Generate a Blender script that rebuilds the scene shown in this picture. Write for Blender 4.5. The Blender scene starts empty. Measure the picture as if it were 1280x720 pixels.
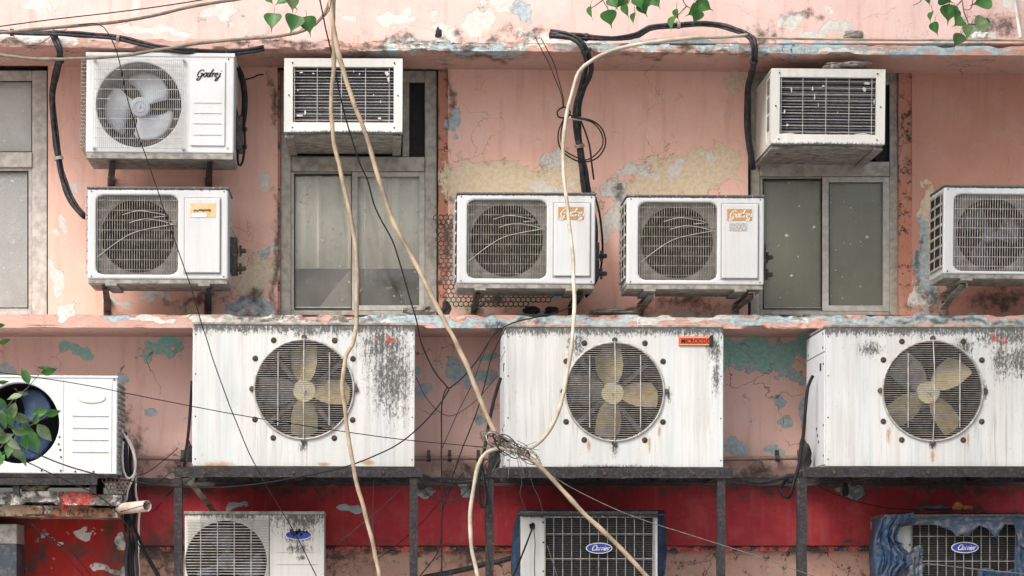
import bpy, math, random
import numpy as np
from mathutils import Vector, Matrix, noise as mn
random.seed(7)
S = bpy.context.scene
COL = S.collection
D, F, VX, VY, EYE = 13.0, 3042.0, 480.0, 740.0, 1.6     # camera distance from wall, focal (photo px), vanishing point, eye height
R = math.radians

def P(px, py, d=0.0):
    s = (D-d)/F
    return Vector(((px-VX)*s, -d, EYE+(VY-py)*s))

# ------------------------------------------------------------------ node helpers
class NT:
    def __init__(s, name):
        s.m = bpy.data.materials.new(name); s.m.use_nodes = True
        s.t = s.m.node_tree; s.t.nodes.clear()
        s.out = s.t.nodes.new('ShaderNodeOutputMaterial')
        s.b = s.t.nodes.new('ShaderNodeBsdfPrincipled')
        s.t.links.new(s.b.outputs[0], s.out.inputs[0])
        s._c = None
    def link(s, v, sock):
        if isinstance(v, bpy.types.NodeSocket): s.t.links.new(v, sock)
        elif isinstance(v, (tuple, list)):
            v = list(v)
            if len(v) == 3 and len(sock.default_value) == 4: v = v+[1]
            sock.default_value = v
        else: sock.default_value = v
    def coord(s):
        if s._c is None: s._c = s.t.nodes.new('ShaderNodeTexCoord').outputs['Object']
        return s._c
    def scaled(s, sc, off=(0,0,0), vec=None):
        n = s.t.nodes.new('ShaderNodeMapping'); s.link(vec or s.coord(), n.inputs[0])
        n.inputs['Scale'].default_value = sc; n.inputs['Location'].default_value = off
        return n.outputs[0]
    def noise(s, scale, detail=4, rough=.55, vec=None, dist=0):
        n = s.t.nodes.new('ShaderNodeTexNoise'); s.link(vec or s.coord(), n.inputs['Vector'])
        n.inputs['Scale'].default_value = scale; n.inputs['Detail'].default_value = detail
        n.inputs['Roughness'].default_value = rough; n.inputs['Distortion'].default_value = dist
        return n.outputs['Fac']
    def voro(s, scale, vec=None, feat='DISTANCE_TO_EDGE'):
        n = s.t.nodes.new('ShaderNodeTexVoronoi'); s.link(vec or s.coord(), n.inputs['Vector'])
        n.feature = feat; n.inputs['Scale'].default_value = scale
        return n.outputs['Distance']
    def m_(s, op, a, b=0.0, c=None, clamp=False):
        n = s.t.nodes.new('ShaderNodeMath'); n.operation = op; n.use_clamp = clamp
        s.link(a, n.inputs[0]); s.link(b, n.inputs[1])
        if c is not None: s.link(c, n.inputs[2])
        return n.outputs[0]
    def ss(s, v, lo, hi, a=0., b=1.):
        n = s.t.nodes.new('ShaderNodeMapRange'); n.interpolation_type = 'SMOOTHSTEP'
        s.link(v, n.inputs[0])
        if lo > hi: lo, hi, a, b = hi, lo, b, a
        n.inputs[1].default_value = lo; n.inputs[2].default_value = hi
        n.inputs[3].default_value = a; n.inputs[4].default_value = b
        return n.outputs[0]
    def mix(s, f, a, b, mode='MIX'):
        n = s.t.nodes.new('ShaderNodeMix'); n.data_type = 'RGBA'; n.blend_type = mode
        s.link(f, n.inputs[0]); s.link(a, n.inputs[6]); s.link(b, n.inputs[7])
        return n.outputs[2]
    def attr(s, name):
        n = s.t.nodes.new('ShaderNodeAttribute'); n.attribute_name = name
        return n.outputs['Fac']
    def sep(s, vec=None):
        n = s.t.nodes.new('ShaderNodeSeparateXYZ'); s.link(vec or s.coord(), n.inputs[0])
        return n.outputs
    def blobs(s, L):
        r = None
        for (cx, cz, rx, rz) in L:
            v = s.scaled((1/rx, 0, 1/rz), (-cx/rx, 0, -cz/rz))
            n = s.t.nodes.new('ShaderNodeVectorMath'); n.operation = 'LENGTH'; s.link(v, n.inputs[0])
            f = s.m_('SUBTRACT', 1.0, n.outputs['Value'])
            r = f if r is None else s.m_('MAXIMUM', r, f)
        return r if r is not None else 0.0
    def bump(s, h, strength=.3, dist=.01, prev=None):
        n = s.t.nodes.new('ShaderNodeBump'); s.link(h, n.inputs['Height'])
        n.inputs['Strength'].default_value = strength; n.inputs['Distance'].default_value = dist
        if prev is not None: s.link(prev, n.inputs['Normal'])
        return n.outputs[0]
    def fin(s, col, rough=.6, nrm=None, metal=0, spec=.5, alpha=None):
        s.link(col, s.b.inputs['Base Color']); s.link(rough, s.b.inputs['Roughness'])
        s.b.inputs['Metallic'].default_value = metal
        s.b.inputs['Specular IOR Level'].default_value = spec
        if nrm is not None: s.link(nrm, s.b.inputs['Normal'])
        if alpha is not None: s.link(alpha, s.b.inputs['Alpha'])
        return s.m

def mat_paint(name, c1, c2, rough=.85, fade=(.72,.5,.45), fleck=.0, crack=.36, tex=1.0, mottle=0.0):
    """old wall paint; peeling layers come from mesh attributes white / cream / blue / teal / red / dirt"""
    n = NT(name)
    big = n.noise(1.3, 2, .5); med = n.noise(7, 5, .62); fine = n.noise(46, 4, .66)
    edge = n.m_('ADD', n.m_('MULTIPLY', n.m_('SUBTRACT', n.noise(13, 5, .68), .5), 2.6), n.m_('MULTIPLY', n.m_('SUBTRACT', fine, .5), .9))
    col = n.mix(n.ss(big, .35, .65), c1, c2)
    col = n.mix(n.ss(med, .45, .75, 0, .55), col, fade)
    streak = n.noise(9, 5, .6, n.scaled((2.2, 1, .22)))
    col = n.mix(n.ss(streak, .5, .75, 0, .28), col, (.30,.17,.13))
    # small dark scuffs and pin holes
    col = n.mix(n.ss(n.noise(95, 2, .5), .70, .76, 0, .6), col, (.16,.11,.09))
    col = n.mix(n.m_('MULTIPLY', n.ss(n.noise(30, 5, .75, n.scaled((1,1,.6))), .64, .70), n.ss(big, .4, .62, .10, .55)), col, (.13,.09,.08))
    # blistered second coat
    col = n.mix(n.ss(n.noise(24, 4, .7), .56, .64, 0, .22), col, fade)
    h = n.m_('MULTIPLY', fine, .35*tex)
    wob = n.noise(5, 2, .6)
    L = [('cream', (.66,.56,.42), (.57,.47,.34)), ('white', (.66,.645,.615), (.56,.545,.52)), ('blue', (.44,.53,.56), (.33,.40,.43)),
         ('teal', (.24,.50,.42), (.36,.54,.54)), ('red', (.45,.05,.05), (.55,.16,.14))]
    hp = None; rim = None; wear = n.noise(60, 3, .7)
    for (a, ca, cb) in L:
        f = n.m_('ADD', n.attr(a), edge)
        if a == 'white' and fleck: f = n.m_('MAXIMUM', f, n.m_('MULTIPLY', n.m_('SUBTRACT', n.m_('ADD', med, n.m_('MULTIPLY', fine, .35)), 1.0-fleck), 6))
        msk = n.ss(f, -.02, .03)
        cc = n.mix(n.ss(fine, .4, .62), ca, cb)
        cc = n.mix(n.ss(wear, .60, .72, 0, .28), cc, (.26,.22,.19))
        col = n.mix(msk, col, cc)
        r_ = n.m_('MULTIPLY', n.ss(f, -.10, -.02), n.ss(f, .09, .02))
        rim = r_ if rim is None else n.m_('MAXIMUM', rim, r_)
        hp = msk if hp is None else n.m_('MAXIMUM', hp, msk)
    col = n.mix(n.m_('MULTIPLY', rim, n.ss(wob, .45, .60, .0, .45)), col, (.16,.11,.09))  # dark line painted at peel edges to suggest crack shading
    # cracks
    v = n.scaled((1,1,1)); w = n.t.nodes.new('ShaderNodeVectorMath'); w.operation = 'ADD'
    nn = n.t.nodes.new('ShaderNodeTexNoise'); nn.inputs['Scale'].default_value = 6; nn.inputs['Detail'].default_value = 6; n.link(n.coord(), nn.inputs[0])
    mm = n.t.nodes.new('ShaderNodeVectorMath'); mm.operation = 'SCALE'; mm.inputs['Scale'].default_value = .28; n.link(nn.outputs['Color'], mm.inputs[0])
    n.link(v, w.inputs[0]); n.link(mm.outputs[0], w.inputs[1])
    cr = n.m_('MULTIPLY', n.ss(n.voro(3.2, w.outputs[0]), .010, .002), n.ss(n.noise(3.1, 2, .5), .52, .60))
    cr2 = n.m_('MULTIPLY', n.ss(n.voro(10, w.outputs[0]), .018, .004), n.ss(n.noise(4.3, 3, .5), .60, .66))
    cr = n.m_('MAXIMUM', cr, cr2)
    col = n.mix(n.m_('MULTIPLY', cr, crack), col, (.07,.05,.045))
    if mottle:
        mo = n.ss(n.m_('ADD', n.noise(18, 6, .75), n.m_('MULTIPLY', wear, .25)), .70-mottle*.1, .80-mottle*.1)
        col = n.mix(n.m_('MULTIPLY', mo, .9), col, (.035,.033,.03))
    # grime / mould, and the shade painted through the same blobs
    df = n.m_('ADD', n.m_('MULTIPLY', n.m_('SUBTRACT', n.noise(22, 6, .74), .5), 3.6), n.attr('dirt'))
    col = n.mix(n.ss(df, -.1, 1.1, 0, .86), col, n.mix(fine, (.022,.02,.02), (.10,.09,.08)))
    h = n.m_('SUBTRACT', h, n.m_('MULTIPLY', hp, .9))
    return n.fin(col, rough, n.bump(h, .6, .009), spec=.3)

def mat_case(name, base=(.66,.67,.66), h=.5, mold=0.0, moldblobs=(), streak=.4, rust=(), seed=0.0, topband=0.0, rough=.45, dirt=.35):
    """enamelled sheet metal, weathered"""
    n = NT(name)
    o = (seed*3.1, seed*1.7, seed*2.3)
    c = n.scaled((1,1,1), o)
    col = n.mix(n.ss(n.noise(3, 3, .5, c), .35, .7), base, tuple(x*.9 for x in base))
    st = n.noise(1, 6, .62, n.scaled((34, 34, 1.3), o)); st2 = n.noise(1, 6, .7, n.scaled((90, 90, 3.0), o))
    z = n.sep()[2]
    msk = n.ss(n.noise(1, 3, .5, n.scaled((3.5,3.5,1.2), (seed*5,0,seed))), .36, .62, .6, 1)
    col = n.mix(n.m_('MULTIPLY', n.ss(st, .42, .64, 0, streak), msk), col, (.40,.41,.40))
    col = n.mix(n.m_('MULTIPLY', n.ss(st2, .52, .66, 0, streak*.8), n.ss(n.noise(2.1, 3, .5, c), .40, .62, .25, 1)), col, (.23,.22,.19))
    bl = n.noise(1, 3, .5, n.scaled((12, 12, 1), o)); col = n.mix(n.ss(bl, .45, .65, 0, streak*.35), col, (.42,.55,.60))
    col = n.mix(n.ss(n.noise(55, 6, .7, c), .60, .72, 0, dirt), col, (.20,.18,.16))
    col = n.mix(n.ss(n.noise(140, 2, .5, c), .72, .76, 0, .5), col, (.1,.08,.07))
    hz = 0.0
    if mold or moldblobs or topband:
        g = -3.0
        if topband: g = n.ss(z, h-topband, h, -1.1, 1.15)
        if moldblobs:
            b = n.m_('MULTIPLY', n.blobs(moldblobs), 1.1); b = n.m_('MINIMUM', b, .85)
            g = n.m_('MAXIMUM', g, b) if topband else b
        spk = n.m_('ADD', n.m_('MULTIPLY', n.m_('SUBTRACT', n.noise(1, 6, .82, n.scaled((95,95,48), o)), .5), 4.6), n.m_('MULTIPLY', n.m_('SUBTRACT', st2, .5), 1.6))
        ms = n.ss(n.m_('ADD', spk, g), .10, .95)
        col = n.mix(n.m_('MULTIPLY', ms, .9), col, (.04,.039,.038)); hz = ms
    for (x, zz, rx, rz) in rust:
        f = n.blobs([(x, zz, rx, rz)]); f = n.m_('ADD', f, n.m_('MULTIPLY', n.m_('SUBTRACT', n.noise(30, 6, .7, c), .5), 1.8))
        col = n.mix(n.ss(f, .1, .9, 0, .85), col, (.36,.19,.08))
    b1 = n.bump(n.noise(5, 3, .5, c), .12, .02)
    return n.fin(col, n.ss(st, .3, .7, rough, rough+.25), n.bump(n.m_('ADD', n.noise(160, 2, .5), hz), .12, .002, b1), spec=.4)

def mat_simple(name, c, c2=None, rough=.6, metal=0, scale=30, bump=.15, spec=.4, dust=0.0):
    n = NT(name)
    c2 = c2 or tuple(x*.7 for x in c)
    f = n.noise(scale, 6, .65)
    col = n.mix(n.ss(f, .35, .68), c, c2)
    if dust: col = n.mix(n.ss(n.noise(scale*2.3, 5, .7), .48, .66, 0, dust), col, (.40,.38,.34))
    return n.fin(col, rough, n.bump(f, bump, .004), metal, spec)

# ------------------------------------------------------------------ mesh helpers
class MB:
    def __init__(s): s.v = []; s.f = []
    def add(s, vs, fs):
        o = len(s.v); s.v += [tuple(v) for v in vs]; s.f += [tuple(i+o for i in f) for f in fs]; return s
    def box(s, x0, x1, y0, y1, z0, z1):
        vs = [(x,y,z) for z in (z0,z1) for y in (y0,y1) for x in (x0,x1)]
        return s.add(vs, [(0,2,3,1),(4,5,7,6),(0,1,5,4),(2,6,7,3),(0,4,6,2),(1,3,7,5)])
    def bar(s, a, b, w, t, up=(0,-1,0)):
        a, b = Vector(a), Vector(b); d = (b-a).normalized(); u = Vector(up); sd = d.cross(u).normalized(); u = sd.cross(d).normalized()
        vs = [p+sd*i*w/2+u*j*t/2 for p in (a,b) for (i,j) in ((-1,-1),(1,-1),(1,1),(-1,1))]
        return s.add(vs, [(0,1,2,3),(7,6,5,4),(0,4,5,1),(1,5,6,2),(2,6,7,3),(3,7,4,0)])
    def tube(s, pts, r, n=8, caps=True):
        pts = [Vector(p) for p in pts]; N = len(pts); vs = []; fs = []
        up = Vector((0,-1,0)); prev = None
        for i, p in enumerate(pts):
            t = (pts[min(i+1,N-1)]-pts[max(i-1,0)])
            t = t.normalized() if t.length > 1e-9 else Vector((1,0,0))
            a = (prev if prev is not None else up); a = a-t*a.dot(t)
            if a.length < 1e-4: a = Vector((1,0,0))-t*t.x
            a.normalize(); prev = a; b = t.cross(a)
            rr = r[i] if isinstance(r, (list,tuple)) else r
            for k in range(n):
                q = 2*math.pi*k/n; vs.append(p+(a*math.cos(q)+b*math.sin(q))*rr)
        for i in range(N-1):
            for k in range(n):
                k2 = (k+1)%n; fs.append((i*n+k, i*n+k2, (i+1)*n+k2, (i+1)*n+k))
        if caps: fs += [tuple(range(n))[::-1], tuple((N-1)*n+k for k in range(n))]
        return s.add(vs, fs)
    def disc(s, c, r, y0, y1, n=28, r2=None):          # axis along y
        r2 = r if r2 is None else r2
        vs = [(c[0]+rr*math.cos(2*math.pi*k/n), y, c[1]+rr*math.sin(2*math.pi*k/n)) for (y,rr) in ((y0,r),(y1,r2)) for k in range(n)]
        fs = [(k,(k+1)%n,n+(k+1)%n,n+k) for k in range(n)]+[tuple(range(n))[::-1], tuple(range(n,2*n))]
        return s.add(vs, fs)
    def ring(s, c, r, t, y, n=56, m=6):                # torus in xz plane
        vs = []; fs = []
        for k in range(n):
            a = 2*math.pi*k/n
            for j in range(m):
                b = 2*math.pi*j/m; q = r+t*math.cos(b)
                vs.append((c[0]+q*math.cos(a), y+t*math.sin(b), c[1]+q*math.sin(a)))
        for k in range(n):
            for j in range(m):
                fs.append((k*m+j, k*m+(j+1)%m, ((k+1)%n)*m+(j+1)%m, ((k+1)%n)*m+j))
        return s.add(vs, fs)
    def prism(s, poly, y0, y1):                         # polygon in xz, extruded along y
        n = len(poly); vs = [(x,y,z) for y in (y0,y1) for (x,z) in poly]
        return s.add(vs, [tuple(range(n)), tuple(range(n,2*n))[::-1]]+[(k,n+k,n+(k+1)%n,(k+1)%n) for k in range(n)])
    def build(s, name, mat, parent=None, loc=None, smooth=False, bevel=0, seg=2, ang=35):
        me = bpy.data.meshes.new(name); me.from_pydata(s.v, [], s.f); me.validate(); me.update()
        o = bpy.data.objects.new(name, me); COL.objects.link(o)
        for m in (mat if isinstance(mat, list) else [mat]): me.materials.append(m)
        if parent: o.parent = parent
        if loc is not None: o.location = loc
        if bevel:
            b = o.modifiers.new('bevel', 'BEVEL'); b.width = bevel; b.segments = seg; b.limit_method = 'ANGLE'; b.angle_limit = R(ang)
            b.harden_normals = False
        if smooth: me.shade_smooth()
        if smooth and bevel == 0: pass
        import_bm_normals(me)
        return o

import bmesh
def import_bm_normals(me):
    bm = bmesh.new(); bm.from_mesh(me); bmesh.ops.recalc_face_normals(bm, faces=bm.faces); bm.to_mesh(me); bm.free()

def tag(o, label, cat, group=None, kind=None):
    if label: o['label'] = label
    if cat: o['category'] = cat
    if group: o['group'] = group
    if kind: o['kind'] = kind
    return o
def empty(name, loc, label=None, cat=None, group=None):
    o = bpy.data.objects.new(name, None); COL.objects.link(o); o.location = loc; o.empty_display_size = .1
    return tag(o, label, cat, group)

def rrect(hw, hh, rad):
    """radial function of a rounded rectangle"""
    def f(a):
        c, sn = abs(math.cos(a)), abs(math.sin(a))
        lo, hi = 0, hw+hh
        for _ in range(26):
            m = (lo+hi)/2; x, z = m*c, m*sn
            dx, dz = max(x-(hw-rad),0), max(z-(hh-rad),0)
            ins = (x <= hw and z <= hh) and (dx*dx+dz*dz <= rad*rad or dx == 0 or dz == 0)
            if ins: lo = m
            else: hi = m
        return lo
    return f

def case_with_hole(mb, w, h, dep, c, rf, lip=.03, n=72, dz=0):
    """closed box x +-w/2, y -dep..0, z 0..h with a hole in its front and a lip going in"""
    x0, x1, z0, z1 = -w/2, w/2, 0, h
    A = [2*math.pi*k/n for k in range(n)]
    for (x,z) in ((x0,z0),(x1,z0),(x0,z1),(x1,z1)): A.append(math.atan2(z-c[1], x-c[0]) % (2*math.pi))
    A = sorted(A); B = [A[0]]
    cor = set(A) - {2*math.pi*k/n for k in range(n)}
    for a in A[1:]:
        if a-B[-1] < .03:
            if a in cor: B[-1] = a
            continue
        B.append(a)
    outer = []; inner = []
    for a in B:
        cs, sn = math.cos(a), math.sin(a); t = 1e9
        if cs > 1e-9: t = min(t, (x1-c[0])/cs)
        if cs < -1e-9: t = min(t, (x0-c[0])/cs)
        if sn > 1e-9: t = min(t, (z1-c[1])/sn)
        if sn < -1e-9: t = min(t, (z0-c[1])/sn)
        outer.append((c[0]+t*cs, c[1]+t*sn)); r = rf(a); inner.append((c[0]+r*cs, c[1]+r*sn))
    N = len(B)
    vs = [(x,-dep,z) for x,z in outer]+[(x,-dep,z) for x,z in inner]+[(x,-dep+lip,z) for x,z in inner]+[(x,0,z) for x,z in outer]
    fs = []
    for k in range(N):
        j = (k+1)%N
        fs += [(k,j,N+j,N+k), (N+k,N+j,2*N+j,2*N+k), (k,3*N+k,3*N+j,j)]
    fs.append(tuple(3*N+k for k in range(N)))
    mb.add(vs, fs)

def catmull(pts, step=.03):
    pts = [Vector(p) for p in pts]; out = []
    Q = [pts[0]*2-pts[1]]+pts+[pts[-1]*2-pts[-2]]
    for i in range(1, len(Q)-2):
        a,b,c,d = Q[i-1:i+3]; n = max(2, int((c-b).length/step))
        for k in range(n):
            t = k/n
            out.append(.5*((2*b)+(c-a)*t+(2*a-5*b+4*c-d)*t*t+(3*b-a-3*c+d)*t**3))
    out.append(pts[-1]); return out

def cable(name, label, cat, pts, r, mat, group=None, wob=.0, seed=0, step=.03, n=8, parent=None):
    """pts: photo px, py and distance from the wall"""
    W = [P(*p) for p in pts]; base = W[-1].copy()
    C = catmull([w-base for w in W], step)
    if wob:
        C = [c+Vector((mn.noise((c+base)*9+Vector((seed,0,0))), mn.noise((c+base)*9+Vector((seed,7,0))), 0))*wob for c in C]
    if name == 'hose': r = [r*(1+.16*mn.noise((c+base)*14)+(.22 if (i % 37 == 11) else 0)) for i, c in enumerate(C)]
    o = MB().tube(C, r, n).build(name, mat, parent, base, smooth=True)
    if label: tag(o, label, cat, group)
    return o

# stroke lettering
GL = {
 'G': ([[(.95,.80),(.80,1.0),(.5,1.02),(.2,.8),(.02,.45),(.1,.12),(.4,0),(.7,.12),(.85,.45)],[(.45,.48),(.9,.5),(.75,.05),(.45,-.5),(.1,-.42),(.3,-.1)]], 1.02),
 'o': ([[(.5,.6),(.2,.5),(.08,.2),(.25,0),(.5,.1),(.6,.4),(.45,.6),(.7,.55)]], .66),
 'd': ([[(.55,.5),(.3,.6),(.08,.3),(.15,.02),(.4,.05),(.6,.5)],[(.85,1.15),(.6,.4),(.6,.02),(.75,.05)]], .76),
 'r': ([[(.1,.5),(.25,.55),(.18,0)],[(.22,.35),(.4,.58),(.6,.52)]], .58),
 'e': ([[(.1,.25),(.5,.35),(.45,.58),(.2,.52),(.05,.2),(.2,0),(.5,.08)]], .56),
 'j': ([[(.4,.58),(.3,0),(.05,-.55),(-.25,-.5),(-.05,-.2),(.55,.1)],[(.48,.82),(.5,.9)]], .6),
 'C': ([[(.95,.72),(.85,.98),(.5,1.02),(.15,.75),(.02,.35),(.2,.02),(.55,0),(.85,.22)],[(.95,.72),(.8,.6)]], .95),
 'a': ([[(.55,.5),(.3,.6),(.08,.3),(.15,.02),(.38,.08),(.55,.5),(.5,.02),(.7,.1)]], .66),
 'i': ([[(.15,.55),(.1,.02),(.3,.1)],[(.2,.8),(.23,.88)]], .32),
}
def script(text, x, z, H, mat, parent, y, lw=.16, shear=.35, name='lettering'):
    mb = MB(); cx = 0
    for ch in text:
        st, adv = GL[ch]
        for line in st:
            q = catmull([Vector((x+(cx+a+shear*b)*H*.82, 0, z+b*H)) for a,b in line], H*.12)
            L = []
            for i, p in enumerate(q):
                t = (q[min(i+1,len(q)-1)]-q[max(i-1,0)]).normalized(); nrm = Vector((-t.z,0,t.x))
                w = H*lw*(.45+.55*abs(t.z))*.5
                L.append((p+nrm*w, p-nrm*w))
            vs = []; 
            for a,b in L: vs += [(a.x,y,a.z),(b.x,y,b.z),(a.x,y+.0012,a.z),(b.x,y+.0012,b.z)]
            fs = []
            for i in range(len(L)-1):
                k = i*4; fs += [(k,k+1,k+5,k+4),(k,k+4,k+6,k+2),(k+1,k+3,k+7,k+5)]
            mb.add(vs, fs)
        cx += adv
    return mb.build(name, mat, parent)
def script_w(text): return sum(GL[c][1] for c in text)*.82+.3
def block_text(text, cx, cz, W, H, mat, parent, y, name='lettering', sk=0):
    cu = bpy.data.curves.new('txt', 'FONT'); cu.body = text; cu.align_x = 'CENTER'; cu.align_y = 'CENTER'; cu.extrude = .01; cu.offset = .012
    o = bpy.data.objects.new('txt', cu); COL.objects.link(o)
    dg = bpy.context.evaluated_depsgraph_get(); me = bpy.data.meshes.new_from_object(o.evaluated_get(dg))
    bpy.data.objects.remove(o); bpy.data.curves.remove(cu)
    xs = [v.co.x for v in me.vertices]; ys = [v.co.y for v in me.vertices]
    mx, my = (min(xs)+max(xs))/2, (min(ys)+max(ys))/2; sx, sy = W/(max(xs)-min(xs)), H/(max(ys)-min(ys))
    for v in me.vertices:
        X = (v.co.x-mx)*sx; Z = (v.co.y-my)*sy; v.co = (cx+X+sk*Z, y-v.co.z*.06, cz+Z)
    me.name = name; me.materials.append(mat)
    b = bpy.data.objects.new(name, me); COL.objects.link(b); b.parent = parent
    return b

# ------------------------------------------------------------------ materials
M = {}
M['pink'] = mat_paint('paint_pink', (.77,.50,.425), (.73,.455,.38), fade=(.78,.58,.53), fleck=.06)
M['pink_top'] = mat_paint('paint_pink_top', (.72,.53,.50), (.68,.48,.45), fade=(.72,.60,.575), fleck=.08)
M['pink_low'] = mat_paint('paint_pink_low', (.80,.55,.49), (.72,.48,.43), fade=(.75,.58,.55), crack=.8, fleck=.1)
M['pink_right_dim'] = mat_paint('paint_pink_right_dim', (.53,.285,.22), (.46,.24,.185), fade=(.52,.33,.28), fleck=.05)  # darker pier pink: dirtier tone with the rightward light falloff painted in
M['red'] = mat_paint('paint_red', (.40,.038,.05), (.33,.030,.044), fade=(.46,.085,.085), crack=.6, tex=2.0)
M['orange_red'] = mat_paint('paint_orange_red', (.42,.035,.02), (.36,.02,.02), fade=(.34,.03,.03), fleck=.2)
M['brown'] = mat_paint('plaster_brown', (.52,.33,.27), (.43,.26,.21), fade=(.54,.40,.34), crack=1, tex=2.2, mottle=.2)
M['ledge'] = mat_paint('ledge_paint', (.60,.37,.31), (.52,.33,.28), fade=(.54,.42,.38), fleck=.06, crack=1, tex=2.2, mottle=.0)
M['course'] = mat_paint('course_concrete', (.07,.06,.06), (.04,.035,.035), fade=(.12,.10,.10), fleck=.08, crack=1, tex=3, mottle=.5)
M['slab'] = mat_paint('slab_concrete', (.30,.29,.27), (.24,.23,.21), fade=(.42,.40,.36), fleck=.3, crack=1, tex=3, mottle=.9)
M['jamb'] = mat_paint('jamb_paint', (.50,.23,.16), (.38,.20,.15), fade=(.55,.32,.25), crack=1, tex=1.5, mottle=.5)
M['alu'] = mat_simple('window_metal', (.44,.42,.38), (.26,.245,.215), .55, .25, 22, .2, dust=.35)
M['alu_pale'] = mat_simple('window_metal_pale', (.56,.55,.52), (.36,.35,.33), .55, .2, 22, .2, dust=.35)
M['black_metal'] = mat_simple('sooty_metal', (.045,.043,.045), (.022,.02,.022), .65, .3, 45, .4, dust=.32)
M['stand'] = mat_simple('stand_metal', (.030,.027,.031), (.016,.015,.017), .65, .1, 30, .5, spec=.3, dust=.10)
M['bracket'] = mat_simple('bracket_metal', (.10,.09,.085), (.04,.035,.03), .7, .4, 25, .5, dust=.25)
M['bracket_pale'] = mat_simple('bracket_pale', (.42,.42,.41), (.20,.12,.08), .6, .3, 14, .5, dust=.1)
M['rubber'] = mat_simple('black_insulation', (.018,.020,.028), (.008,.009,.012), .5, 0, 18, .8, spec=.35, dust=.12)
M['wire_black'] = mat_simple('wire_black', (.012,.012,.014), (.007,.007,.008), .65, 0, 40, .2, spec=.2)
M['wire_grey'] = mat_simple('wire_grey', (.16,.15,.14), (.08,.075,.07), .6, 0, 40, .3)
M['cable_tan'] = mat_simple('cable_tan', (.44,.35,.24), (.20,.155,.11), .7, 0, 7, .8, dust=.3)
M['cable_ivory'] = mat_simple('cable_ivory', (.56,.51,.42), (.30,.26,.20), .65, 0, 7, .7, dust=.25)
M['cable_brown'] = mat_simple('cable_brown', (.22,.19,.15), (.12,.10,.08), .7, 0, 16, .5, dust=.2)
M['cable_white'] = mat_simple('cable_white', (.70,.69,.65), (.5,.48,.45), .5, 0, 16, .2)
M['grille'] = mat_simple('grille_wire', (.50,.49,.47), (.30,.28,.26), .5, .3, 40, .1)
M['grille_dark'] = mat_simple('grille_wire_dull', (.30,.29,.26), (.15,.14,.12), .6, .3, 40, .2)
M['dark'] = mat_simple('dark_inside', (.016,.016,.018), (.01,.01,.011), .8, 0, 30, .1)
M['coil'] = mat_simple('coil_fins', (.016,.017,.02), (.009,.009,.011), .7, 0, 60, .2, dust=.05)
M['fan_grey'] = mat_simple('fan_grey', (.34,.34,.34), (.24,.24,.24), .5, 0, 9, .1, dust=.2)
M['fan_white'] = mat_simple('fan_white', (.46,.52,.58), (.38,.43,.48), .5, 0, 9, .1, dust=.2)
M['fan_dark'] = mat_simple('fan_dark', (.026,.025,.025), (.015,.014,.014), .75, 0, 9, .1, spec=.2, dust=.12)
M['fan_blue'] = mat_simple('fan_blue', (.02,.045,.10), (.012,.028,.065), .65, 0, 9, .1, spec=.25, dust=.05)
M['fan_cream'] = mat_simple('fan_cream', (.46,.41,.25), (.32,.28,.18), .6, .1, 8, .2, dust=.25)
M['fan_steel'] = mat_simple('fan_steel', (.30,.31,.32), (.18,.18,.18), .5, .4, 8, .2, dust=.2)
M['label_tan'] = mat_simple('label_tan', (.45,.26,.10), (.36,.20,.08), .6, 0, 60, .1, dust=.25)
M['label_orange'] = mat_simple('label_orange', (.75,.36,.13), (.72,.45,.30), .6, 0, 20, .1)
M['label_red'] = mat_simple('label_red', (.60,.10,.04), (.48,.07,.03), .5, 0, 60, .1)
M['label_grey'] = mat_simple('label_grey', (.48,.48,.46), (.20,.20,.2), .6, 0, 120, .1)
M['ink'] = mat_simple('ink_black', (.012,.012,.012), (.01,.01,.01), .6)
M['ink_white'] = mat_simple('ink_white', (.72,.72,.70), (.6,.58,.55), .6)
M['carrier_blue'] = mat_simple('badge_blue', (.02,.06,.38), (.02,.05,.30), .35, 0, 30, .05)
M['tarp'] = mat_simple('tarp_blue', (.016,.045,.10), (.035,.055,.085), .65, 0, 7, .5, spec=.25, dust=.12)
M['tarp_grey'] = mat_simple('tarp_grey', (.10,.12,.15), (.05,.06,.08), .7, 0, 7, .5, spec=.25, dust=.2)
M['rock'] = mat_simple('broken_concrete', (.30,.28,.26), (.13,.12,.11), .9, 0, 30, 1, dust=.3)
M['pvc'] = mat_simple('old_pvc', (.60,.52,.47), (.40,.30,.26), .6, 0, 12, .3, dust=.2)
M['conduit'] = mat_simple('conduit_paint', (.40,.27,.23), (.26,.17,.14), .7, 0, 12, .3, dust=.2)
M['leaf'] = None
def mat_leaf(name, c1, c2):
    n = NT(name)
    col = n.mix(n.ss(n.noise(14, 2, .5), .4, .62), c1, c2)
    m = n.fin(col, .42, n.bump(n.noise(60, 2), .1, .002), spec=.4)
    n.b.inputs['Subsurface Weight'].default_value = 0
    tr = n.t.nodes.new('ShaderNodeBsdfTranslucent'); n.link(col, tr.inputs[0])
    mx = n.t.nodes.new('ShaderNodeMixShader'); mx.inputs[0].default_value = .28
    n.t.links.new(n.b.outputs[0], mx.inputs[1]); n.t.links.new(tr.outputs[0], mx.inputs[2]); n.t.links.new(mx.outputs[0], n.out.inputs[0])
    return m
M['leaf'] = mat_leaf('leaf_green', (.035,.13,.035), (.07,.20,.05))
M['leaf_dusty'] = mat_leaf('leaf_dusty', (.08,.16,.06), (.20,.27,.16))
M['twig'] = mat_simple('twig_bark', (.14,.11,.08), (.07,.055,.04), .8, 0, 40, .5)
M['tarp_dirty'] = mat_simple('tarp_dirty', (.022,.05,.10), (.07,.08,.10), .7, 0, 9, .5, spec=.25, dust=.25)
M['dry_leaf'] = mat_simple('dry_leaf', (.42,.20,.07), (.25,.11,.05), .8)
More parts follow.
